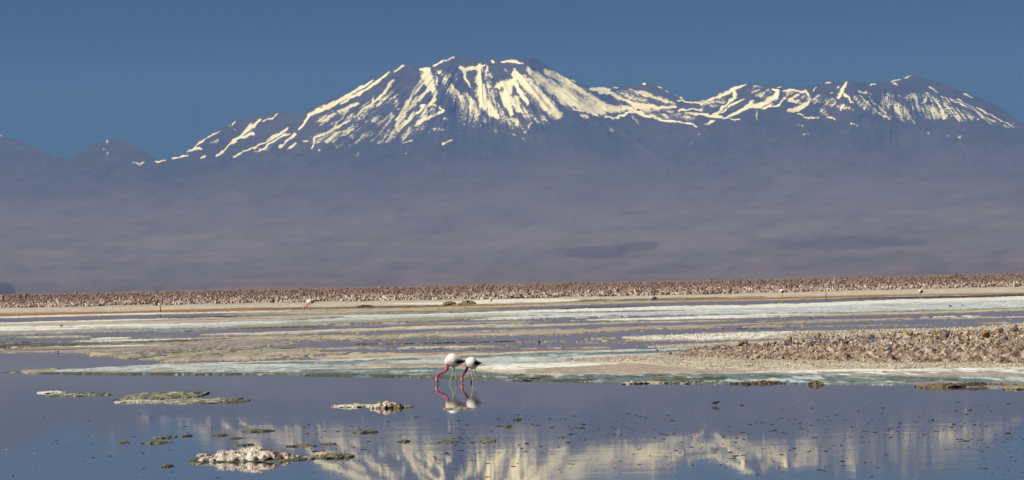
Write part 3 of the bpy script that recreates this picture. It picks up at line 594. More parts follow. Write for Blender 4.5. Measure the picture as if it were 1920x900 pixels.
rb = make_obj('rubble_bank', np.stack([bX, bY, bz_], -1).reshape(-1, 3), grid_faces(*bX.shape), M_rock, col=bc_.reshape(-1, 3), smooth=False)
tag(rb, kind='structure')
def bankz(x, y):
    j = int(round((x - bxs[0]) / (bxs[1] - bxs[0]))); i = int(round((y - bys[0]) / (bys[1] - bys[0])))
    return float(bz_[min(max(i, 0), 249), min(max(j, 0), 419)])
# --- rubble bank on the right: 300 largest rocks as things, the rest joined
def bank_spot(r, x0=1235, x1=1990):
    x = x0 + (x1 - x0) * r.random() ** 0.7
    t0 = np.interp(x, [1235, 1300, 1400, 1500, 1600, 1750, 1920, 2000], [663, 656, 651, 646, 642, 638, 632, 628])
    b0 = np.interp(x, [1235, 1300, 1400, 1500, 1600, 1750, 1920, 2000], [668, 672, 676, 678, 680, 682, 683, 683])
    y = t0 + (b0 - t0) * r.random() ** 1.0
    gx_, gy_ = ground(x, y); return x, y, float(gx_), float(gy_)
SH3 = [crag(2, 500 + k) for k in range(14)]
rock_me = []
for k, (v, f) in enumerate(SH3):
    c = np.array(ROCK_COL[k % 8]); hgt = (v[:, 2] - v[:, 2].min()) / np.ptp(v[:, 2])
    nn = fbm(v[:, 0] * 2 + k, v[:, 1] * 2 + v[:, 2] * 2, 3, k)
    cc = c[None, :] * (0.75 + 0.5 * nn)[:, None] + np.array([.25, .24, .23]) * sstep(.6, .75, nn)[:, None]
    o = make_obj('salt_rock', v, f, M_rock, col=cc, smooth=False); rock_me.append(o.data); bpy.data.objects.remove(o)
SPECIAL = [  # photo x, base y, size px, shape, tint, label
 (1847, 652, 17, 5, (.40, .25, .13), 'large orange brown slab standing high in the rubble bank near the right edge'),
 (1773, 655, 17, 7, (.16, .13, .14), 'dark purple brown boulder with a small pointed rock on top'),
 (1769, 634, 7, 4, (.13, .10, .10), 'small dark pointed rock perched on top of the purple brown boulder'),
 (1904, 640, 15, 4, (.18, .15, .14), 'dark tilted slab leaning at the far right end of the rubble bank'),
 (1738, 652, 11, 1, (.14, .10, .08), 'dark brown block just left of the purple brown boulder'),
 (1876, 642, 11, 5, (.38, .22, .12), 'pointed reddish brown rock just right of the large orange slab'),
 (1535, 644, 11, 0, (.24, .18, .14), 'brown knobbly rock topping the left half of the rubble bank'),
 (1880, 662, 12, 7, (.26, .24, .22), 'grey brown boulder in the rubble below the pointed reddish rock'),
 (1518, 660, 10, 4, (.20, .15, .13), 'small dark boulder in the rubble below the brown knobbly rock'),
 (1475, 668, 14, 1, (.26, .18, .13), 'broad brown rock low in the rubble at the left part of the bank'),
 (1233, 659, 7, 4, (.20, .11, .08), 'lone reddish brown rock on the teal flat left of the rubble bank'),
 (1256, 666, 7, 4, (.22, .14, .10), 'small brown rock at the thin left tip of the rubble bank'),
 (1914, 655, 13, 6, (.62, .57, .52), 'pale whitish boulder at the right edge of the rubble bank'),
]
def place_rock(px, py, size_px, me, rr, sink=0.25):
    gx_, gy_ = ground(px, py); s = size_px * gy_ / F_PX
    o = bpy.data.objects.new('salt_rock', me); COL.objects.link(o)
    z = max(gheight(gx_, gy_), bankz(gx_, gy_))
    o.location = (gx_, gy_, z + s * (0.45 - sink)); o.scale = (s, s, s); o.rotation_euler = (rr.uniform(-.4, .4), rr.uniform(-.4, .4), rr.uniform(0, 6.28))
    return o
rr = random.Random(5)
for (px, py, sp, sh, tint, lab) in SPECIAL:
    v, f = crag(3, 540 + int(px) % 97); v = v * (1 + .10 * (np.random.default_rng(int(px)).random(len(v)) - .5))[:, None]; nn = fbm(v[:, 0] * 3, v[:, 1] * 3 + v[:, 2] * 3, 4, sh); sp = sp * .66
    o = make_obj('salt_rock', v, f, M_rock, col=np.array(tint)[None, :] * (0.7 + 0.6 * nn)[:, None], smooth=False)
    q = place_rock(px, py, sp, o.data, rr); bpy.data.objects.remove(o)
    tag(q, lab, 'rock', 'rocks of the rubble bank')
r5 = np.random.default_rng(9)
for k in range(300 - len(SPECIAL)):
    x, y, gx_, gy_ = bank_spot(r5)
    sp = (3.4 + 5.2 * r5.random() ** 1.6) * np.interp(x, [1235, 1400, 1920], [.4, .8, 1.2])
    q = place_rock(x, y, sp, rock_me[r5.integers(len(rock_me))], rr)
    sec = ['thin left tip', 'left part', 'middle', 'right part', 'right end'][int(np.searchsorted([1330, 1480, 1640, 1800], x))]
    t0 = np.interp(x, [1235, 1300, 1400, 1500, 1600, 1750, 1920], [663, 656, 651, 646, 642, 638, 632]); b0 = np.interp(x, [1235, 1300, 1400, 1500, 1600, 1750, 1920], [668, 672, 676, 678, 680, 682, 683])
    dep = ['on the crest of', 'half way down', 'low at the front of'][int(min(2, max(0, 3 * (y - t0) / (b0 - t0 + .01))))]
    tone = ['tan', 'brown', 'pinkish tan', 'pale', 'dark brown', 'ochre brown', 'whitish', 'grey brown'][rock_me.index(q.data) % 8]
    tag(q, f"{'large' if sp > 6.4 else 'smaller'} {tone} salt crust rock {dep} the rubble bank, {sec}", 'rock', 'rocks of the rubble bank')
pts = []
shp2 = [crag(1, 700 + k) for k in range(14)]
for k in range(5000):
    x, y, gx_, gy_ = bank_spot(r5); s = r5.uniform(1.1, 3.9) * np.interp(x, [1235, 1400, 1920], [.6, .9, 1.1]) * gy_ / F_PX
    pts.append((gx_, gy_, max(gheight(gx_, gy_), bankz(gx_, gy_)) + s * .2, s))
mass('salt_rubble', pts, shp2, M_rock, ROCK_COL, 'small broken salt crust pieces filling the rubble bank', 'rubble', seed=21)
# low pebbly crust: front beach, strip behind the bank, white strip, and specks in the shallow water
pts = []; pc = []
def scatter(nm, poly, s0, s1, cols, zoff=0.3):
    xs = [q[0] for q in poly]
    for _ in range(nm):
        x = r5.uniform(xs[0], xs[-1]); a_ = np.interp(x, xs, [q[1] for q in poly]); b_ = np.interp(x, xs, [q[2] for q in poly])
        y = r5.uniform(a_, b_); gx_, gy_ = ground(x, y); s = r5.uniform(s0, s1) * gy_ / F_PX
        pts.append((float(gx_), float(gy_), max(gheight(gx_, gy_), -0.005) + s * zoff, s)); pc.append(cols[r5.integers(len(cols))])
PB = [(.52, .46, .37), (.44, .36, .28), (.60, .56, .49), (.30, .22, .16)]
scatter(3000, [(1060, 674, 679), (1200, 670, 680), (1320, 673, 694), (1440, 677, 694), (1600, 680, 693), (1750, 682, 691), (1980, 682, 690)], .7, 2.0, PB)
scatter(1500, [(1480, 624, 633), (1640, 620, 630), (1760, 616, 628), (1860, 610, 634), (1980, 604, 636)], .9, 2.6, PB)
scatter(700, [(1180, 632, 634), (1240, 629, 637), (1320, 627, 637), (1440, 623, 634), (1520, 622, 630)], .7, 2.0, [(.7, .69, .65), (.62, .6, .55), (.35, .3, .26)])
scatter(260, [(1225, 648, 652), (1320, 645, 650), (1440, 641, 647)], .6, 1.6, PB)
SP = [(.5, .42, .30), (.58, .50, .40), (.30, .24, .18), (.5, .34, .25)]
scatter(150, [(660, 644, 662), (800, 640, 660), (960, 636, 656), (1240, 634, 652)], .6, 2.2, SP, .1)
scatter(220, [(1440, 598, 616), (1640, 592, 616), (1980, 586, 612)], .6, 1.7, SP, .1)
scatter(300, [(0, 652, 661), (160, 650, 662), (260, 648, 661), (420, 650, 672), (640, 658, 672)], .5, 1.5, SP + [(.12, .1, .07)], .1)
scatter(350, [(60, 694, 701), (300, 690, 701), (640, 690, 706), (900, 695, 711), (1300, 702, 718), (1980, 706, 726)], .5, 1.6, [(.07, .08, .06), (.1, .11, .08), (.3, .32, .28), (.2, .19, .14)], .1)
scatter(260, [(0, 610, 648), (640, 596, 640), (1280, 572, 612), (1980, 560, 590)], .4, 1.0, [(.1, .09, .07), (.3, .25, .18), (.6, .56, .5)], .2)
DKS = [(.05, .05, .04), (.08, .08, .06), (.12, .10, .07)]
scatter(1000, [(100, 694, 700), (300, 688, 700), (640, 682, 704), (900, 684, 708), (1000, 700, 712), (1300, 703, 718), (1980, 708, 726)], .35, .9, DKS, .1)
scatter(700, [(0, 600, 660), (640, 586, 668), (960, 580, 660), (1280, 570, 646)], .3, .7, DKS, .1)
scatter(500, [(0, 582, 593), (640, 572, 580), (1280, 556, 564), (1980, 542, 550)], .3, .7, [(.2, .14, .09), (.3, .2, .1), (.1, .08, .06)], .1)
mass('salt_pebbles', pts, [rock_shape(1, 1.0, 800 + k, 0.7, 4) for k in range(8)], M_rock, pc, 'scattered salt pebbles and small crust pieces along the shores', 'pebbles', seed=22)

# ================================================================ SALT ISLETS IN THE NEAR WATER
LUMPS = [crag(1, 1200 + k) for k in range(10)]
def islet(px0, px1, pyw, h_px, depth_px, cols, label, seed, cat='islet', rim=(.05, .055, .04), profile=None, rough=0.5, group='salt islets in the near water', name='salt_islet', lumps=None, lsize=(.8, 1.9), power=.6, rimh=.028):
    """noisy mound: px0..px1 wide, water line of its near edge at pyw, h_px tall"""
    xa, ya = ground(px0, pyw); xb, yb = ground(px1, pyw); xf, yf = ground((px0 + px1) / 2, pyw - depth_px)
    Lx = xb - xa; Ly = yf - (ya + yb) / 2; k = ya / F_PX
    nc = int(np.clip((px1 - px0) * 1.1, 18, 190)); nr = int(np.clip(depth_px * 7, 14, 50))
    uu, vv = np.meshgrid(np.linspace(-1, 1, nc), np.linspace(-1, 1, nr))
    rad = np.hypot(uu, vv) + (fbm(uu * 4 + seed, vv * 2 + seed * 1.7, 5, seed) - 0.5) * (1.9 if h_px < 6.5 and px1 - px0 > 80 else 1.3 if h_px < 6.5 else .9)
    body = np.clip(1 - rad, -0.3, 1)
    if profile is not None:
        pr = np.interp((uu + 1) / 2, [q[0] for q in profile], [q[1] for q in profile])
    else: pr = 1.0
    hh = np.where(body > 0, np.maximum(body, 0) ** power, body * 1.5) * h_px * k * pr
    hh = np.where(body > 0, hh * (1 + rough * ((fbm(uu * Lx / .16, vv * Ly / .22, 4, seed + 9) - .5) * 1.5 + (vnoise(uu * nc / 2.2, vv * nr / 2.2, seed + 19) - .5) * .45)) + 0.004, hh - 0.01)
    xc = (xa + xb) / 2; yc = (ya + yb) / 2 + Ly / 2
    X = uu * Lx / 2; Y = vv * Ly / 2
    c = np.zeros(uu.shape + (3,)); nn = fbm(uu * nc / 7, vv * nr / 6, 3, seed + 4)
    w = sstep(.38, .62, nn + (fbm(uu * 3, vv * 2, 2, seed + 6) - .5) * .6)[..., None]
    c = np.array(cols[0]) * (1 - w) + np.array(cols[1]) * w
    if len(cols) > 2:
        w2 = sstep(.58, .66, fbm(uu * nc / 18, vv * nr / 9, 3, seed + 14) + .12 * sstep(.2, .6, uu))[..., None]; c = c * (1 - w2) + np.array(cols[2]) * w2  # third tone in random patches, thickened rightward to paint the sunless side
    lumpn = lumps if lumps is not None else int((px1 - px0) / 4)
    rimw = sstep(rimh, rimh * .4, hh)[..., None] * (0.7 if h_px > 6 else 0.25); c = c * (1 - rimw) + np.array(rim) * rimw
    gf = grid_faces(nr, nc); gf = np.concatenate([gf[:, [0, 1, 2]], gf[:, [0, 2, 3]]])
    VV = [np.stack([X, Y, hh], -1).reshape(-1, 3)]; FF = [gf]; CC = [c.reshape(-1, 3)]; off = nr * nc
    rl = np.random.default_rng(seed + 1000); inside = np.argwhere(hh > 0.004)
    for _ in range(lumpn if len(inside) else 0):
        i, j = inside[rl.integers(len(inside))]; lv, lf = LUMPS[rl.integers(len(LUMPS))]; sz = rl.uniform(*lsize) * k
        lv = rot_rand(lv, rl, .5) * sz * (1.15, 1, .8) + (X[i, j], Y[i, j], hh[i, j] + sz * .15)
        cl = c[i, j] * rl.uniform(.8, 1.1)
        if hh[i, j] < rimh * .8 and h_px > 6: cl = cl * .25 + np.array(rim) * .75
        VV.append(lv); FF.append(lf + off); CC.append(np.tile(cl, (len(lv), 1))); off += len(lv)
    o = make_obj(name, np.concatenate(VV), np.concatenate(FF), M_islet, col=np.concatenate(CC), smooth=False)
    o.location = (xc, yc, 0)
    return tag(o, label, cat, group)
PALE = [(.52, .42, .37), (.63, .60, .55), (.20, .12, .09)]
OLV = [(.20, .20, .145), (.38, .37, .29), (.07, .08, .06)]
DRK = [(.09, .09, .06), (.22, .20, .13)]
mound = islet(366, 553, 866, 20, 7, PALE, 'large rough whitish pink salt mound in the foreground water', 1, cat='salt mound', profile=[(0, .5), (.15, .8), (.35, .9), (.6, 1.05), (.8, .75), (1, .4)], rough=.6, lumps=330, lsize=(1.2, 3.0), power=.42, rimh=.042)
rim_ = islet(352, 566, 868, 3.4, 10, [(.05, .06, .045), (.09, .11, .09), (.16, .16, .11)], 'x', 99, lumps=60)
for q_ in ('label', 'category', 'group'): del rim_[q_]
rim_.name = 'wet_rim'; rim_.parent = mound; rim_.location = rim_.location - mound.location
islet(548, 612, 861, 3, 6, OLV, 'low olive crust tongue trailing right of the large salt mound', 2)
islet(594, 660, 860, 7, 6, DRK, 'dark algae hump at the right end of the tongue beside the large mound', 3, cat='algae clump')
islet(590, 620, 854, 6, 3, [(.55, .46, .28), (.6, .5, .35)], 'small yellowish lump behind the dark algae hump', 4)
islet(368, 392, 855, 4, 2, PALE, 'tiny pinkish lump at the left tip of the large salt mound', 5)
islet(350, 378, 872, 2.5, 3, OLV, 'faint low olive crust left below the large salt mound', 6)
islet(66, 114, 738, 3, 3, [(.7, .69, .64), (.75, .73, .7)], 'narrow white salt strip at the far left of the water', 7)
islet(90, 196, 743, 3, 4, OLV, 'low olive strip just right of the narrow white salt strip', 8)
islet(216, 360, 749, 3, 13, OLV, 'broad mottled olive and grey islet at left, upper part', 9)
islet(280, 352, 744, 3, 7, [(.46, .42, .32), (.55, .53, .45), (.15, .14, .1)], 'tan topped crust on the far side of the broad mottled islet', 10)
islet(208, 300, 755, 3, 3, [(.55, .55, .48), (.4, .4, .3)], 'thin pale strip at the left front of the broad mottled islet', 11)
islet(270, 430, 757.5, 3.2, 9, [(.48, .47, .39), (.27, .26, .19), (.12, .12, .09)], 'cream and olive front edge of the broad mottled islet', 12)
islet(400, 460, 755, 3, 4, DRK, 'dark pointed right tip of the broad mottled islet', 13)
islet(620, 706, 764, 4, 4, [(.66, .63, .55), (.42, .40, .28)], 'low white and olive strip left of the small salt mound', 14)
islet(694, 752, 766, 11, 3, [(.58, .48, .42), (.62, .57, .50), (.20, .15, .10)], 'small pinkish salt mound in mid water left of the flamingos', 15, cat='salt mound', lumps=120, lsize=(1., 2.4), power=.5)
islet(740, 757, 766, 7, 2.5, DRK, 'dark block at the right side of the small salt mound', 16, cat='algae clump')
islet(750, 774, 765, 3, 3, OLV, 'thin olive tip right of the small salt mound', 17)
islet(828, 893, 768, 2.6, 3, [(.2, .19, .11), (.36, .34, .22)], 'thin olive strip in the water in front of the two flamingos', 18)
for k, (a_, b_, y_, h_, lab) in enumerate([
 (449, 516, 810, 4, 'dark olive strip behind the large salt mound, the longest of those'), (398, 424, 818, 4, 'short brown lump behind the large salt mound'),
 (428, 456, 823, 3, 'short tan strip behind the large salt mound, left of its peak'), (426, 474, 836, 3, 'olive strip close behind the top of the large salt mound'),
 (536, 590, 838, 4, 'olive strip right behind the large salt mound'), (598, 628, 834, 4, 'short brown strip behind the dark algae hump'),
 (658, 710, 812, 4, 'green rimmed strip below the small salt mound'), (742, 772, 829, 4, 'short brown strip above the reflected snow, left of the longer one'),
 (820, 862, 830, 3, 'thin brown strip below the flamingos over the reflected snow'), (900, 930, 829, 4, 'short brown strip below right of the flamingos'),
 (943, 959, 801, 3.5, 'tiny olive lump right below the flamingos'), (963, 978, 788, 4, 'tiny dark lump right of the flamingo reflections'),
 (284, 326, 822, 4, 'upper of the two dark olive strips left of the large salt mound'), (264, 318, 832, 4, 'lower of the two dark olive strips left of the large salt mound'),
 (335, 358, 819, 4, 'small dark olive lump right of the two dark olive strips'), (296, 322, 876, 4, 'small brown lump left below the large salt mound'),
 (218, 240, 831, 2.5, 'faint dark flake left of the two dark olive strips')]):
    islet(a_, b_, y_, h_ * .75, 2.4, [(.13, .12, .075), (.22, .20, .13), (.04, .04, .035)], lab, 30 + k)
# dark undercut crust edges along the near shore
for k, (a_, b_, y_, h_, cc, lab) in enumerate([
 (1165, 1262, 719.5, 3.5, [(.55, .52, .45), (.10, .10, .08)], 'pale broken crust edge on the near shore, left piece'),
 (1250, 1380, 719.5, 3.5, [(.5, .48, .42), (.06, .06, .05)], 'striped pale and dark crust edge along the near shore, middle piece'),
 (1370, 1500, 720.5, 4.5, [(.20, .14, .09), (.035, .035, .03)], 'brown and dark crust edge along the near shore, right piece'),
 (1515, 1553, 723, 7, [(.035, .035, .03), (.28, .22, .14)], 'dark block of crust standing alone at the near shore'),
 (1718, 1920, 726, 6, [(.06, .05, .04), (.22, .17, .10)], 'long dark crust ledge at the right edge of the near shore'),
 (1880, 1990, 730, 4, [(.2, .19, .14), (.34, .28, .17)], 'olive crust running out of the picture at the right shore'),
 (960, 1038, 714, 3, [(.03, .035, .03), (.10, .11, .10)], 'flat black algae mat right of the flamingos'),
 (1088, 1122, 716, 3, [(.03, .035, .03), (.1, .1, .09)], 'small black algae mat at the near shore left of the pale crust edge')]):
    islet(a_, b_, y_, h_, 3, cc, lab, 60 + k, cat='crust edge', group='crust edges on the near shore', name='crust_edge', rough=.8)
islet(824, 852, 573, 7, 3, [(.20, .17, .11), (.27, .23, .16)], 'left of two olive mounds on the far shore', 80, cat='mound', group='mounds on the far shore', name='earth_mound', rough=.6)
islet(856, 890, 572.5, 7, 3, [(.22, .17, .11), (.29, .24, .16)], 'right of two olive mounds on the far shore', 81, cat='mound', group='mounds on the far shore', name='earth_mound', rough=.6)
islet(664, 690, 577, 4, 2, [(.10, .07, .05), (.16, .11, .07)], 'small dark brown mound on the rust coloured far shore line', 82, cat='mound', group='mounds on the far shore', name='earth_mound', rough=.6)

# --- dark algae clumps poking out of the shallow water
cl_me = []
for k in range(8):
    v, f = rock_shape(1, 0.7, 900 + k, 0.5, 2); v = v * (1, 0.8, 0.45)
    o = make_obj('algae_clump', v, f, M_clump, col=np.array((.035, .035, .03)) * (1 + 0.5 * (k % 3))); cl_me.append(o.data); bpy.data.objects.remove(o)
cand = []
while len(cand) < 1000:
    x = r5.uniform(60, 1990) if r5.random() < .25 else 560 + 1430 * r5.random() ** .8
    y = float(r5.normal(822, 32)) if r5.random() < .8 else r5.uniform(745, 900)
    if y < 742 + (30 if x < 1300 else 0) or y > 905: continue
    if fbm(x / 60, y / 14, 3, 7) < .36: continue
    cand.append((x, y, r5.choice([1.1, 1.6, 2.3, 3.2, 4.2], p=[.34, .3, .2, .12, .04])))
for q in [(1338, 764, 0.8), (24, 893, 3.0), (15, 855, 2.4), (323, 885, 3.2), (1379, 855, 4), (1379, 829, 3.6), (1211, 784, 3), (1700, 738, 2.5), (1889, 757, 3.2), (1889, 813, 5.5), (1812, 827, 4.5), (1803, 824, 4), (1545, 883, 4), (1646, 877, 4.4), (1420, 890, 4), (171, 833, 2.5), (268, 879, 3), (1670, 804, 3), (1655, 765, 3.6), (1811, 777, 4)]: cand.append(q)
cand.sort(key=lambda c: -c[2] / 1.0)
small = []
for k, (x, y, s) in enumerate(cand):
    gx_, gy_ = ground(x, y); sz = s * float(gy_) / F_PX
    if k < 300:
        o = bpy.data.objects.new('algae_clump', cl_me[k % 8]); COL.objects.link(o)
        st = r5.uniform(1.0, 1.9)
        o.location = (gx_, gy_, sz * .1); o.scale = (sz * st, sz * 1.4, sz); o.rotation_euler = (0, 0, r5.uniform(-.6, .6))
        zone = 'left of the large salt mound' if x < 370 else 'around the large salt mound' if x < 660 else 'below the flamingos' if x < 960 else 'left of the small wading bird' if x < 1300 else 'below the small wading bird' if x < 1480 else 'before the rubble shore' if x < 1740 else 'near the right edge'
        row = 'farthest out' if y < 775 else 'far out' if y < 800 else 'midway' if y < 825 else 'nearer' if y < 850 else 'close by'
        tag(o, f"{'larger' if s > 3 else 'mid sized' if s > 2 else 'tiny'} dark algae clump {zone}, {row}", 'algae clump', 'dark clumps in the shallow water')
    else: small.append((float(gx_), float(gy_), sz * .05, sz * 1.2))
mass('algae_flecks', small, [rock_shape(1, .6, 950 + k, .35, 2) for k in range(4)], M_clump, [(.035, .035, .03), (.06, .06, .05)], 'tiny dark flecks of algae scattered over the near water', 'algae flecks', tilt=.15, seed=31)
for k, (x, y, s) in enumerate([(115, 613, 4), (286, 659.5, 3), (337, 655.5, 2.6), (490, 659, 3.4), (1782, 576, 5), (1804, 574, 3), (1011, 643, 4), (109, 661, 3)]):
    gx_, gy_ = ground(x, y); sz = s * float(gy_) / F_PX
    o = bpy.data.objects.new('mud_lump', cl_me[k]); COL.objects.link(o); o.location = (gx_, gy_, sz * .5); o.scale = (sz * .8, sz * .8, sz * 2.2)
    tag(o, ['lone dark lump on the white salt band at left', 'leftmost dark lump on the olive mud bar at left', 'dark lump on the olive mud bar near mid left', 'upright dark lump standing in water left of centre',
            'dark flat lump on the pale blue flat at far right', 'smaller dark lump right of the flat one on the pale blue flat', 'upright olive lump in the mauve water right of the flamingos', 'dark lump on the edge of the pink mud at left'][k], 'mud lump', 'dark lumps on the flats')
small = []
for (x, y, s) in [(12, 843, 1.6), (64, 851, 1.6), (57, 870, 1.2), (210, 815, 1), (392, 781, 1), (108, 862, 1), (264, 890, 1.4), (1223, 876, 1.2), (1132, 873, 1.4), (120, 722, .8), (1633, 750, 1), (330, 750, .9), (980, 765, .9)]:
    gx_, gy_ = ground(x, y); small.append((float(gx_), float(gy_), 0.0, s * float(gy_) / F_PX))
mass('foam_flecks', small, [rock_shape(1, .4, 990, .4, 1)], M_foam, [(.7, .7, .7)], 'tiny white foam flecks floating on the near water', 'foam', tilt=.2, seed=33)

# ================================================================ FLAMINGOS
def tube(path, radii, seg=12, ell=None, cap=True):
    """loft along a 3-D path; ell = per-point (width, height) for elliptical rings across x"""
    path = np.asarray(path, float); n = len(path); V = []; F_ = []
    for i in range(n):
        if ell is not None:
            a_ = np.linspace(0, 2 * np.pi, seg, endpoint=False)
            V += [(path[i, 0], path[i, 1] + ell[i][0] * math.cos(t), path[i, 2] + ell[i][1] * math.sin(t)) for t in a_]
        else:
            d = path[min(i + 1, n - 1)] - path[max(i - 1, 0)]; d /= np.linalg.norm(d) + 1e-9
            s = np.cross(d, (0, 1, 0) if abs(d[1]) < .9 else (1, 0, 0)); s /= np.linalg.norm(s); u_ = np.cross(s, d)
            a_ = np.linspace(0, 2 * np.pi, seg, endpoint=False)
            V += [tuple(path[i] + radii[i] * (s * math.cos(t) + u_ * math.sin(t))) for t in a_]
    for i in range(n - 1):
        for j in range(seg):
            k = (j + 1) % seg; F_.append((i * seg + j, i * seg + k, (i + 1) * seg + k, (i + 1) * seg + j))
    if cap:
        F_.append(tuple(range(seg - 1, -1, -1))); F_.append(tuple((n - 1) * seg + j for j in range(seg)))
    return V, F_
def catmull(pts, m=6):
    p = np.asarray(pts, float); p = np.vstack([2 * p[0] - p[1], p, 2 * p[-1] - p[-2]]); out = []
    for i in range(1, len(p) - 2):
        for t in np.linspace(0, 1, m, endpoint=False):
            a, b_, c, d = p[i - 1:i + 3]
            out.append(0.5 * ((2 * b_) + (c - a) * t + (2 * a - 5 * b_ + 4 * c - d) * t ** 2 + (3 * b_ - a - 3 * c + d) * t ** 3))
    out.append(p[-2]); return np.array(out)
PXM = 0.01535
def flamingo(bx, by, body, neck, head, legs, feathers, label, group, juv=False, seed=0):
    """all outlines given in photo pixels; bx, by = the point on the water under the bird"""
    lx, ly = ground(bx, by); km = float(ly) / F_PX
    def b2(px, py): return ((px - bx + 0.0208 * (by - py)) * km, (by - py) * km)
    root = empty('flamingo', (float(lx), float(ly), 0)); tag(root, label, 'flamingo', group)
    prims = []; pieces = []
    # body rings
    bp = np.array([(q[0], (q[1] + q[2]) / 2, (q[2] - q[1]) / 2) for q in body])
    bs = catmull(bp, 5)
    path = []; ell = []
    for q in bs:
        x, z = b2(q[0], q[1]); hgt = max(q[2], .5) * km; path.append((x, 0, z)); ell.append((hgt * 0.82, hgt))
    pieces.append(tube(path, None, 24, ell)); bpath = np.array(path); bell = np.array(ell)
    white = np.array((.95, .90, .89)); pink = np.array((.72, .36, .40)); rose = np.array((.50, .085, .15)); yel = np.array((.62, .57, .28)); blk = np.array((.012, .012, .014))
    if juv: white, pink, rose, yel = np.array((.55, .51, .48)), np.array((.5, .42, .38)), np.array((.66, .60, .56)), np.array((.16, .15, .13))
    prims.append((bpath, bell.max(1), 'body'))
    npth = catmull([(b2(q[0], q[1])[0], 0, b2(q[0], q[1])[1]) for q in neck], 6)
    nr_ = np.interp(np.linspace(0, 1, len(npth)), np.linspace(0, 1, len(neck)), [q[2] * km for q in neck])
    pieces.append(tube(npth, nr_, 14)); prims.append((npth, nr_, 'neck'))
    hp = catmull([(b2(q[0], q[1])[0], 0, b2(q[0], q[1])[1]) for q in head], 5)
    hr = np.interp(np.linspace(0, 1, len(hp)), np.linspace(0, 1, len(head)), [q[2] * km for q in head])
    pieces.append(tube(hp, hr, 14)); prims.append((hp, hr, 'head'))
    for off, lg, foot in legs:
        lp = catmull([(b2(q[0], q[1])[0], off, b2(q[0], q[1])[1]) for q in lg], 4)
        lr = np.interp(np.linspace(0, 1, len(lp)), np.linspace(0, 1, len(lg)), [q[2] * km for q in lg])
        pieces.append(tube(lp, lr, 10)); prims.append((lp, lr, 'leg'))
        for kn in lg[1:-1]:
            x, z = b2(kn[0], kn[1]); pieces.append(tube([(x - .016, off, z + .004), (x - .006, off, z + .002), (x + .006, off, z - .002), (x + .016, off, z - .004)], [.006, .0135, .0135, .006], 8))
        if foot == 'hang':
            x, z = b2(lg[-1][0], lg[-1][1])
            for q in (-.4, 0, .4):
                tp = [(x, off, z), (x - .012 + q * .03, off + q * .05, z - .045), (x - .015 + q * .05, off + q * .06, z - .095)]
                pieces.append(tube(tp, [.012, .013, .007], 8)); prims.append((np.array(tp), np.array([.012, .014, .008]), 'foot'))
    V = []; F_ = []
    for v, f in pieces:
        o_ = len(V); V += list(v); F_ += [tuple(i + o_ for i in q) for q in f]
    tmp = make_obj('body', V, F_, M_bird)
    md = tmp.modifiers.new('r', 'REMESH'); md.mode = 'VOXEL'; md.voxel_size = 0.0055
    m2 = tmp.modifiers.new('s', 'SMOOTH'); m2.factor = .5; m2.iterations = 3
    dg = bpy.context.evaluated_depsgraph_get(); dg.update()
    ev = tmp.evaluated_get(dg); me = bpy.data.meshes.new_from_object(ev)
    bpy.data.objects.remove(tmp)
    vc = np.empty(len(me.vertices) * 3, np.float32); me.vertices.foreach_get('co', vc); vc = vc.reshape(-1, 3)
    best = np.full(len(vc), 1e9); kind = np.zeros(len(vc), int); par = np.zeros(len(vc)); names = []
    for i, (pt, ra, nm) in enumerate(prims):
        names.append(nm)
        for j in range(len(pt) - 1):
            a_, b_ = pt[j], pt[j + 1]; ab = b_ - a_; q = np.clip(((vc - a_) @ ab) / (ab @ ab + 1e-9), 0, 1)
            d = np.linalg.norm(vc - a_ - q[:, None] * ab, axis=1) - (ra[j] + (ra[j + 1] - ra[j]) * q) * (0.93 if nm == 'body' else 1)
            w = d < best; best[w] = d[w]; kind[w] = i; par[w] = (j + q[w]) / (len(pt) - 1)
    cc = np.tile(white, (len(vc), 1)); nz_ = fbm(vc[:, 0] * 30, vc[:, 2] * 60, 3, seed)
    st = fbm(vc[:, 0] * 14 + vc[:, 2] * 9, vc[:, 2] * 40 - vc[:, 0] * 30, 3, seed + 5)
    for i, nm in enumerate(names):
        k = kind == i
        if nm == 'body':
            fr_ = np.clip(1 - par / .45, 0, 1) * .4 + sstep(.47, .62, st) * .36
            cc[k] = white + (pink - white) * fr_[k, None]
        elif nm == 'neck':
            w = sstep(0, .16, par)[:, None]; c2 = (pink * .6 + white * .3) * (1 - w) + rose * w
            cc[k] = (c2 * (0.85 + .3 * nz_)[:, None])[k]
        elif nm == 'head': cc[k] = (pink * .75 + rose * .25 if not juv else rose) * np.where(par > .5, 1.0, .95)[k, None]
        elif nm == 'leg': cc[k] = yel
        else: cc[k] = blk
    lastleg = [i for i, nm in enumerate(names) if nm == 'leg']
    me.materials.clear(); me.materials.append(M_bird)
    a_ = me.attributes.new('col', 'FLOAT_COLOR', 'POINT'); a_.data.foreach_set('color', np.concatenate([cc, np.ones((len(cc), 1))], 1).astype(np.float32).ravel())
    me.polygons.foreach_set('use_smooth', np.ones(len(me.polygons), bool))
    bo = bpy.data.objects.new('body', me); COL.objects.link(bo); bo.parent = root
    # bill: bent, yellowish with a black tip
    h0 = hp[-1]; d = hp[-1] - hp[-3]; d /= np.linalg.norm(d); s = np.array((1.0, 0, 0.15))
    bl = np.array([h0 - d * .012, h0 + d * .03 + s * .004, h0 + d * .058 + s * .02, h0 + d * .07 + s * .05])
    bv, bf = tube(bl, [hr[-1] * .8, .021, .016, .005], 12)
    bill = make_obj('bill', bv, bf, mat_col('bill_horn', .4, base=(.5, .42, .22)), root)
    tv, tf = tube(bl[2:] + np.array([(0, 0, -.001)]), [.0175, .006], 12); make_obj('bill_tip', tv, tf, M_black, bill)
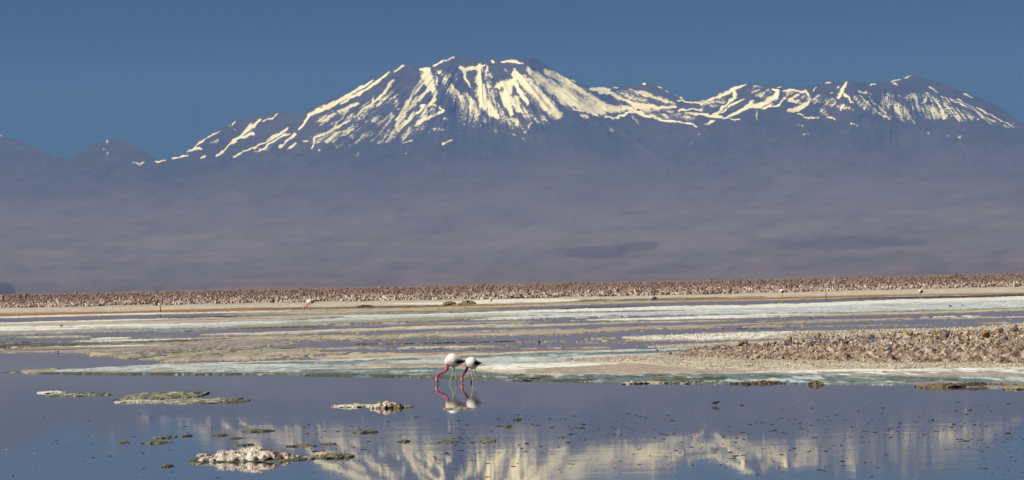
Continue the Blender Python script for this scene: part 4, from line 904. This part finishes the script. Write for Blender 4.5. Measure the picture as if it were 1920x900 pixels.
    for sg in (-1, 1):
        ev_, ef = ICO[2]; c = hp[len(hp) // 2]; make_obj('eye', ev_ * .0075 + (c[0] + .005, sg * hr[len(hp) // 2] * .93, c[2]), ef, M_black, root)
    # wings: a covert shell over each flank and black flight feathers fanning past the rump
    for sg in (-1, 1):
        x0f, x1f = .28, .86; ii = np.linspace(x0f, x1f, 16); V = []; nph = 12
        for q in ii:
            c = np.array([np.interp(q, np.linspace(0, 1, len(bpath)), bpath[:, j]) for j in range(3)]); e_ = [np.interp(q, np.linspace(0, 1, len(bell)), bell[:, j]) for j in range(2)]
            t_ = (q - x0f) / (x1f - x0f); lo_ = -0.15 - .2 * math.sin(t_ * 3.1); up_ = 1.25 - .35 * t_
            for ph in np.linspace(lo_, up_, nph):
                gr = 1.0 + .05 * math.sin(np.pi * (ph - lo_) / (up_ - lo_)) * math.sin(np.pi * min(1, t_ * 1.1 + .02))
                V.append((c[0], sg * e_[0] * math.cos(ph) * gr, c[2] + e_[1] * math.sin(ph) * gr))
        fcs = grid_faces(16, nph); fcs = fcs if sg > 0 else fcs[:, ::-1]
        vw = np.array(V); sh = white * (0.97 + .06 * (vnoise(vw[:, 0] * 40, vw[:, 2] * 90, 3) - .5))[:, None]
        wg = make_obj('wing', V, fcs, M_bird, root, col=sh)
        smod = wg.modifiers.new('t', 'SOLIDIFY'); smod.thickness = .006
        VV = []; FF = []
        nfe = 6
        for k in range(nfe):
            t_ = k / (nfe - 1)
            (ax1, az1), (ax2, az2) = b2(*[feathers[0][0] + (feathers[1][0] - feathers[0][0]) * t_, feathers[0][1] + (feathers[1][1] - feathers[0][1]) * t_]), b2(*[feathers[2][0] + (feathers[3][0] - feathers[2][0]) * t_, feathers[2][1] + (feathers[3][1] - feathers[2][1]) * t_])
            bw = float(np.interp(ax1, bpath[:, 0], bell[:, 0])) ; bz = float(np.interp(ax1, bpath[:, 0], bpath[:, 2])); bh = float(np.interp(ax1, bpath[:, 0], bell[:, 1]))
            y1 = bw * math.sqrt(max(0.05, 1 - ((az1 - bz) / bh) ** 2)) + .012
            bw2 = float(np.interp((ax1 + ax2) / 2, bpath[:, 0], bell[:, 0])); y2 = .03; ym = max((y1 + y2) / 2, bw2 * .95 + .008)
            fp = [(ax1, sg * y1, az1), ((ax1 * .7 + ax2 * .3), sg * (y1 * .5 + ym * .5 + .006), az1 * .7 + az2 * .3), ((ax1 + ax2) / 2, sg * (ym + .006), (az1 + az2) / 2), (ax2, sg * y2, az2)]
            v, f = tube(catmull(fp, 4), np.interp(np.linspace(0, 1, 13), [0, .3, .75, 1], [.014, .026, .022, .004]), 8)
            o_ = len(VV); VV += v; FF += [tuple(i + o_ for i in q) for q in f]
        make_obj('flight_feathers', VV, FF, M_brown if juv else M_black, wg)
    # tail
    e = bpath[-1]; tv, tf = tube([e + (-.09, 0, .0), e + (-.02, 0, -.004), e + (.05, 0, -.008), e + (.09, 0, -.014)], None, 12, [(.05, .025), (.05, .018), (.035, .009), (.012, .004)])
    make_obj('tail', tv, tf, M_bird, root, col=white * .95)
    return root
GA = 'pair of flamingos feeding at the near shore'; GB = 'distant flamingos along the far shore'
fa = flamingo(850, 718.5,
    body=[(833.6, 676, 681), (836, 670, 684.5), (840.5, 665, 686.3), (846, 662.7, 688), (851.5, 663.2, 689.3), (857, 665.8, 687.6), (862, 669, 684.8), (867, 673, 682), (871.5, 676.5, 679.5)],
    neck=[(838.5, 677, 4.6), (839.3, 684, 3.3), (838.8, 690, 2.7), (835.5, 695.3, 2.5), (830, 698, 2.35), (824.5, 699.8, 2.25), (820.5, 703.2, 2.2), (818.8, 708, 2.2)],
    head=[(818.8, 707, 2.2), (818.6, 711.5, 2.75), (819.6, 714.3, 2.6), (821.2, 716.2, 1.5)],
    legs=[(-.035, [(850.6, 686, 1.6), (850, 693, 1.0), (847.8, 703.5, .75), (845, 711, .68), (842.3, 720.5, .68)], None), (.035, [(851.2, 686, 1.6), (851.6, 693, 1.0), (853.4, 703.5, .75), (855, 711, .68), (857, 720.5, .68)], None)],
    feathers=[(856, 677.8), (855.5, 681), (874, 676.5), (869, 679.6)], label='larger flamingo of the feeding pair, on the left with neck bent to the water', group=GA, seed=1)
fb = flamingo(884, 717.8,
    body=[(872.3, 677, 682.5), (874.5, 673, 687), (878.5, 670.3, 690), (884, 669.3, 692.3), (889, 670.5, 692), (893.5, 674, 689), (897.5, 677.8, 685.5), (901, 680.5, 682.7)],
    neck=[(876, 680, 4.2), (876.4, 687, 3.0), (875.2, 692, 2.5), (872.5, 697, 2.4), (869, 700.5, 2.3), (866.7, 704.5, 2.2), (866.2, 708, 2.2)],
    head=[(866.2, 707.5, 2.2), (866.1, 711.5, 2.6), (866.6, 714.5, 2.3), (867.3, 716.2, 1.4)],
    legs=[(-.035, [(883.7, 689, 1.5), (884, 695, .95), (885.3, 704, .8), (886, 711, .68), (886, 720.5, .68)], None), (.04, [(890.2, 688, 1.5), (891, 695, .8), (892.3, 703.8, .6), (888, 709.8, .5), (884.6, 712.5, .5)], 'hang')],
    feathers=[(888.5, 679.2), (889.5, 682.6), (903, 680.3), (899, 683.2)], label='smaller flamingo of the feeding pair, on the right with one leg raised', group=GA, seed=2)
fj = flamingo(1221.5, 569.5,
    body=[(1218.4, 557, 559.5), (1219.5, 555.4, 561.2), (1221.5, 554.2, 562.3), (1224, 554.2, 562.8), (1226.8, 555, 562.2), (1229.5, 556.3, 561), (1232, 557.6, 559.6)],
    neck=[(1220.0, 557.6, 1.2), (1218.8, 560, 1.0), (1218.8, 562.5, .9), (1219.0, 564.5, .85)], head=[(1219.0, 564.2, .85), (1218.8, 565.6, 1.05), (1219.0, 566.8, .9), (1219.4, 567.5, .5)],
    legs=[(-.035, [(1224, 561, .5), (1223.8, 564.5, .25), (1223.4, 569.9, .2)], None), (.035, [(1225, 561, .5), (1225.6, 564.5, .25), (1226, 569.9, .2)], None)],
    feathers=[(1225, 557.6), (1225, 559.6), (1232.6, 557.6), (1230.5, 559.6)], label='greyish brown young flamingo with pale neck down, wading off the far shore', group=GB, juv=True, seed=3)
ft = flamingo(1725.5, 559,
    body=[(1721.8, 544.5, 546.5), (1722.8, 543, 548), (1724.8, 542.2, 549.2), (1727, 542.5, 549.5), (1729.2, 543.8, 549), (1731, 545.8, 547.6)],
    neck=[(1722.8, 544.6, .9), (1722.2, 543, .75), (1723.2, 541.8, .65), (1724.8, 541.6, .6)], head=[(1724.6, 541.6, .6), (1725.6, 541.7, .75), (1726.4, 541.9, .6), (1727, 542.1, .35)],
    legs=[(-.035, [(1725.4, 547.5, .5), (1725.3, 553, .45), (1725.2, 559.4, .4)], None), (.035, [(1726.4, 547.5, .5), (1726.3, 553, .45), (1726.1, 559.4, .4)], None)],
    feathers=[(1726, 544), (1725.6, 548.6), (1731.5, 546), (1730, 548.8)], label='distant white flamingo with dark wing resting at the far shore on the right', group=GB, seed=4)
for (src, x, y, hpx, rz, lab) in [(fa, 581, 583, 21, .25, 'distant pinkish white flamingo on the rust brown shore at left'), (ft, 920, 571, 11.5, -.3, 'small distant flamingo on the white salt streak beside the two mounds'),
                              (ft, 1466, 559.5, 17, -.5, 'distant flamingo with dark back seen left of the right hand post')]:
    c = copy_tree(src); lx, ly = ground(x, y); z = max(0.0, gheight(lx, ly)); c.location = (lx, ly, z)
    s = hpx * float(ly) / F_PX / (.85 if src is fa else 17.4 * ft.location.y / F_PX); c.scale = (s, s, s); c.rotation_euler = (0, 0, rz); tag(c, lab, 'flamingo', GB)

# --- small wader in the near water
def wader():
    lx, ly = ground(1341, 760.5); km = float(ly) / F_PX
    root = empty('wading_bird', (float(lx), float(ly), 0)); tag(root, 'small dark wading bird feeding in the near water at right', 'wading bird')
    P = lambda px, py: ((px - 1341) * km, 0, (760.5 - py) * km)
    ps = [(1335.8, 756.3, 1.0), (1336.8, 755.4, 1.9), (1338.8, 755.2, 2.5), (1341.5, 755.0, 2.6), (1344.5, 754.6, 2.0), (1347.8, 753.6, 1.0), (1351.3, 752.3, .3)]
    cs = catmull(ps, 4); pieces = [tube([P(q[0], q[1]) for q in cs], [q[2] * km for q in cs], 14)]
    for off, xl in ((-.012, 1340.8), (.014, 1343)):
        a_ = P(xl, 757); b_ = P(xl + .2, 761); pieces.append(tube([(a_[0], off, a_[2]), (b_[0], off, b_[2])], [.004, .003], 6))
    V = []; F_ = []
    for v, f in pieces:
        o_ = len(V); V += list(v); F_ += [tuple(i + o_ for i in q) for q in f]
    V = np.array(V); c = np.where((V[:, 2] > 5.2 * km)[:, None], np.array((.05, .045, .035)), np.array((.035, .03, .026)))
    c = np.where(((V[:, 2] < 5.4 * km) & (V[:, 0] > -2 * km) & (V[:, 2] > 3.2 * km))[:, None], np.array((.30, .29, .25)), c)
    make_obj('body', V, F_, M_bird, root, col=c)
    a_ = P(1336.1, 756.6); v, f = tube([a_, P(1335.6, 758.6), P(1335.6, 760.2)], [.009, .005, .002], 8); make_obj('bill', v, f, M_black, root)
    for sg in (-1, 1):
        v, f = tube([(P(1340, 754.6)[0], sg * .026, P(0, 754.4)[2]), (P(1343, 754.5)[0], sg * .031, P(0, 754.2)[2]), (P(1347, 753.6)[0], sg * .018, P(0, 753.4)[2]), (P(1351.8, 752)[0], sg * .004, P(0, 752)[2])], [.006, .011, .009, .002], 8)
        make_obj('wing', v, f, M_black, root)
wader()
# --- two thin posts on the far shore
for (x, yb, yt, w, lean, lab) in [(301, 586, 573, .75, .06, 'thin leaning wooden post on the rust coloured shore at left'), (1549, 561.5, 546.5, .6, .01, 'thin upright wooden post on the far shore at right')]:
    gx_, gy_ = ground(x, yb); k = float(gy_) / F_PX; h_ = (yb - yt) * k; z = gheight(gx_, gy_)
    v, f = tube([(0, 0, -.15), (.01, 0, h_ * .4), (-lean * h_ * .6, .01, h_ * .8), (-lean * h_, 0, h_)], [w * k * 1.1, w * k, w * k * .95, w * k * .9], 8)
    o = make_obj('wooden_post', v, f, M_wood, smooth=False); o.location = (gx_, gy_, z); tag(o, lab, 'post', 'posts on the far shore')

# ================================================================ AIR
hz = bpy.data.materials.new('clear_air'); hz.use_nodes = True; t = hz.node_tree
for n_ in list(t.nodes):
    if n_.type == 'BSDF_PRINCIPLED': t.nodes.remove(n_)
pv = t.nodes.new('ShaderNodeVolumePrincipled'); pv.inputs['Color'].default_value = (0.13, 0.305, 1.0, 1)
pv.inputs['Absorption Color'].default_value = (1, 1, 1, 1); pv.inputs['Density'].default_value = 2.15e-5
t.links.new(pv.outputs[0], [n_ for n_ in t.nodes if n_.type == 'OUTPUT_MATERIAL'][0].inputs['Volume'])
bx0, bx1, by0, by1, bz0, bz1 = -42000, 42000, -4000, 66000, -2.0, 4300
v = [(x, y, z) for z in (bz0, bz1) for y in (by0, by1) for x in (bx0, bx1)]
ho = make_obj('haze', v, [(0, 2, 3, 1), (4, 5, 7, 6), (0, 1, 5, 4), (2, 6, 7, 3), (0, 4, 6, 2), (1, 3, 7, 5)], hz, smooth=False)
tag(ho, kind='stuff')
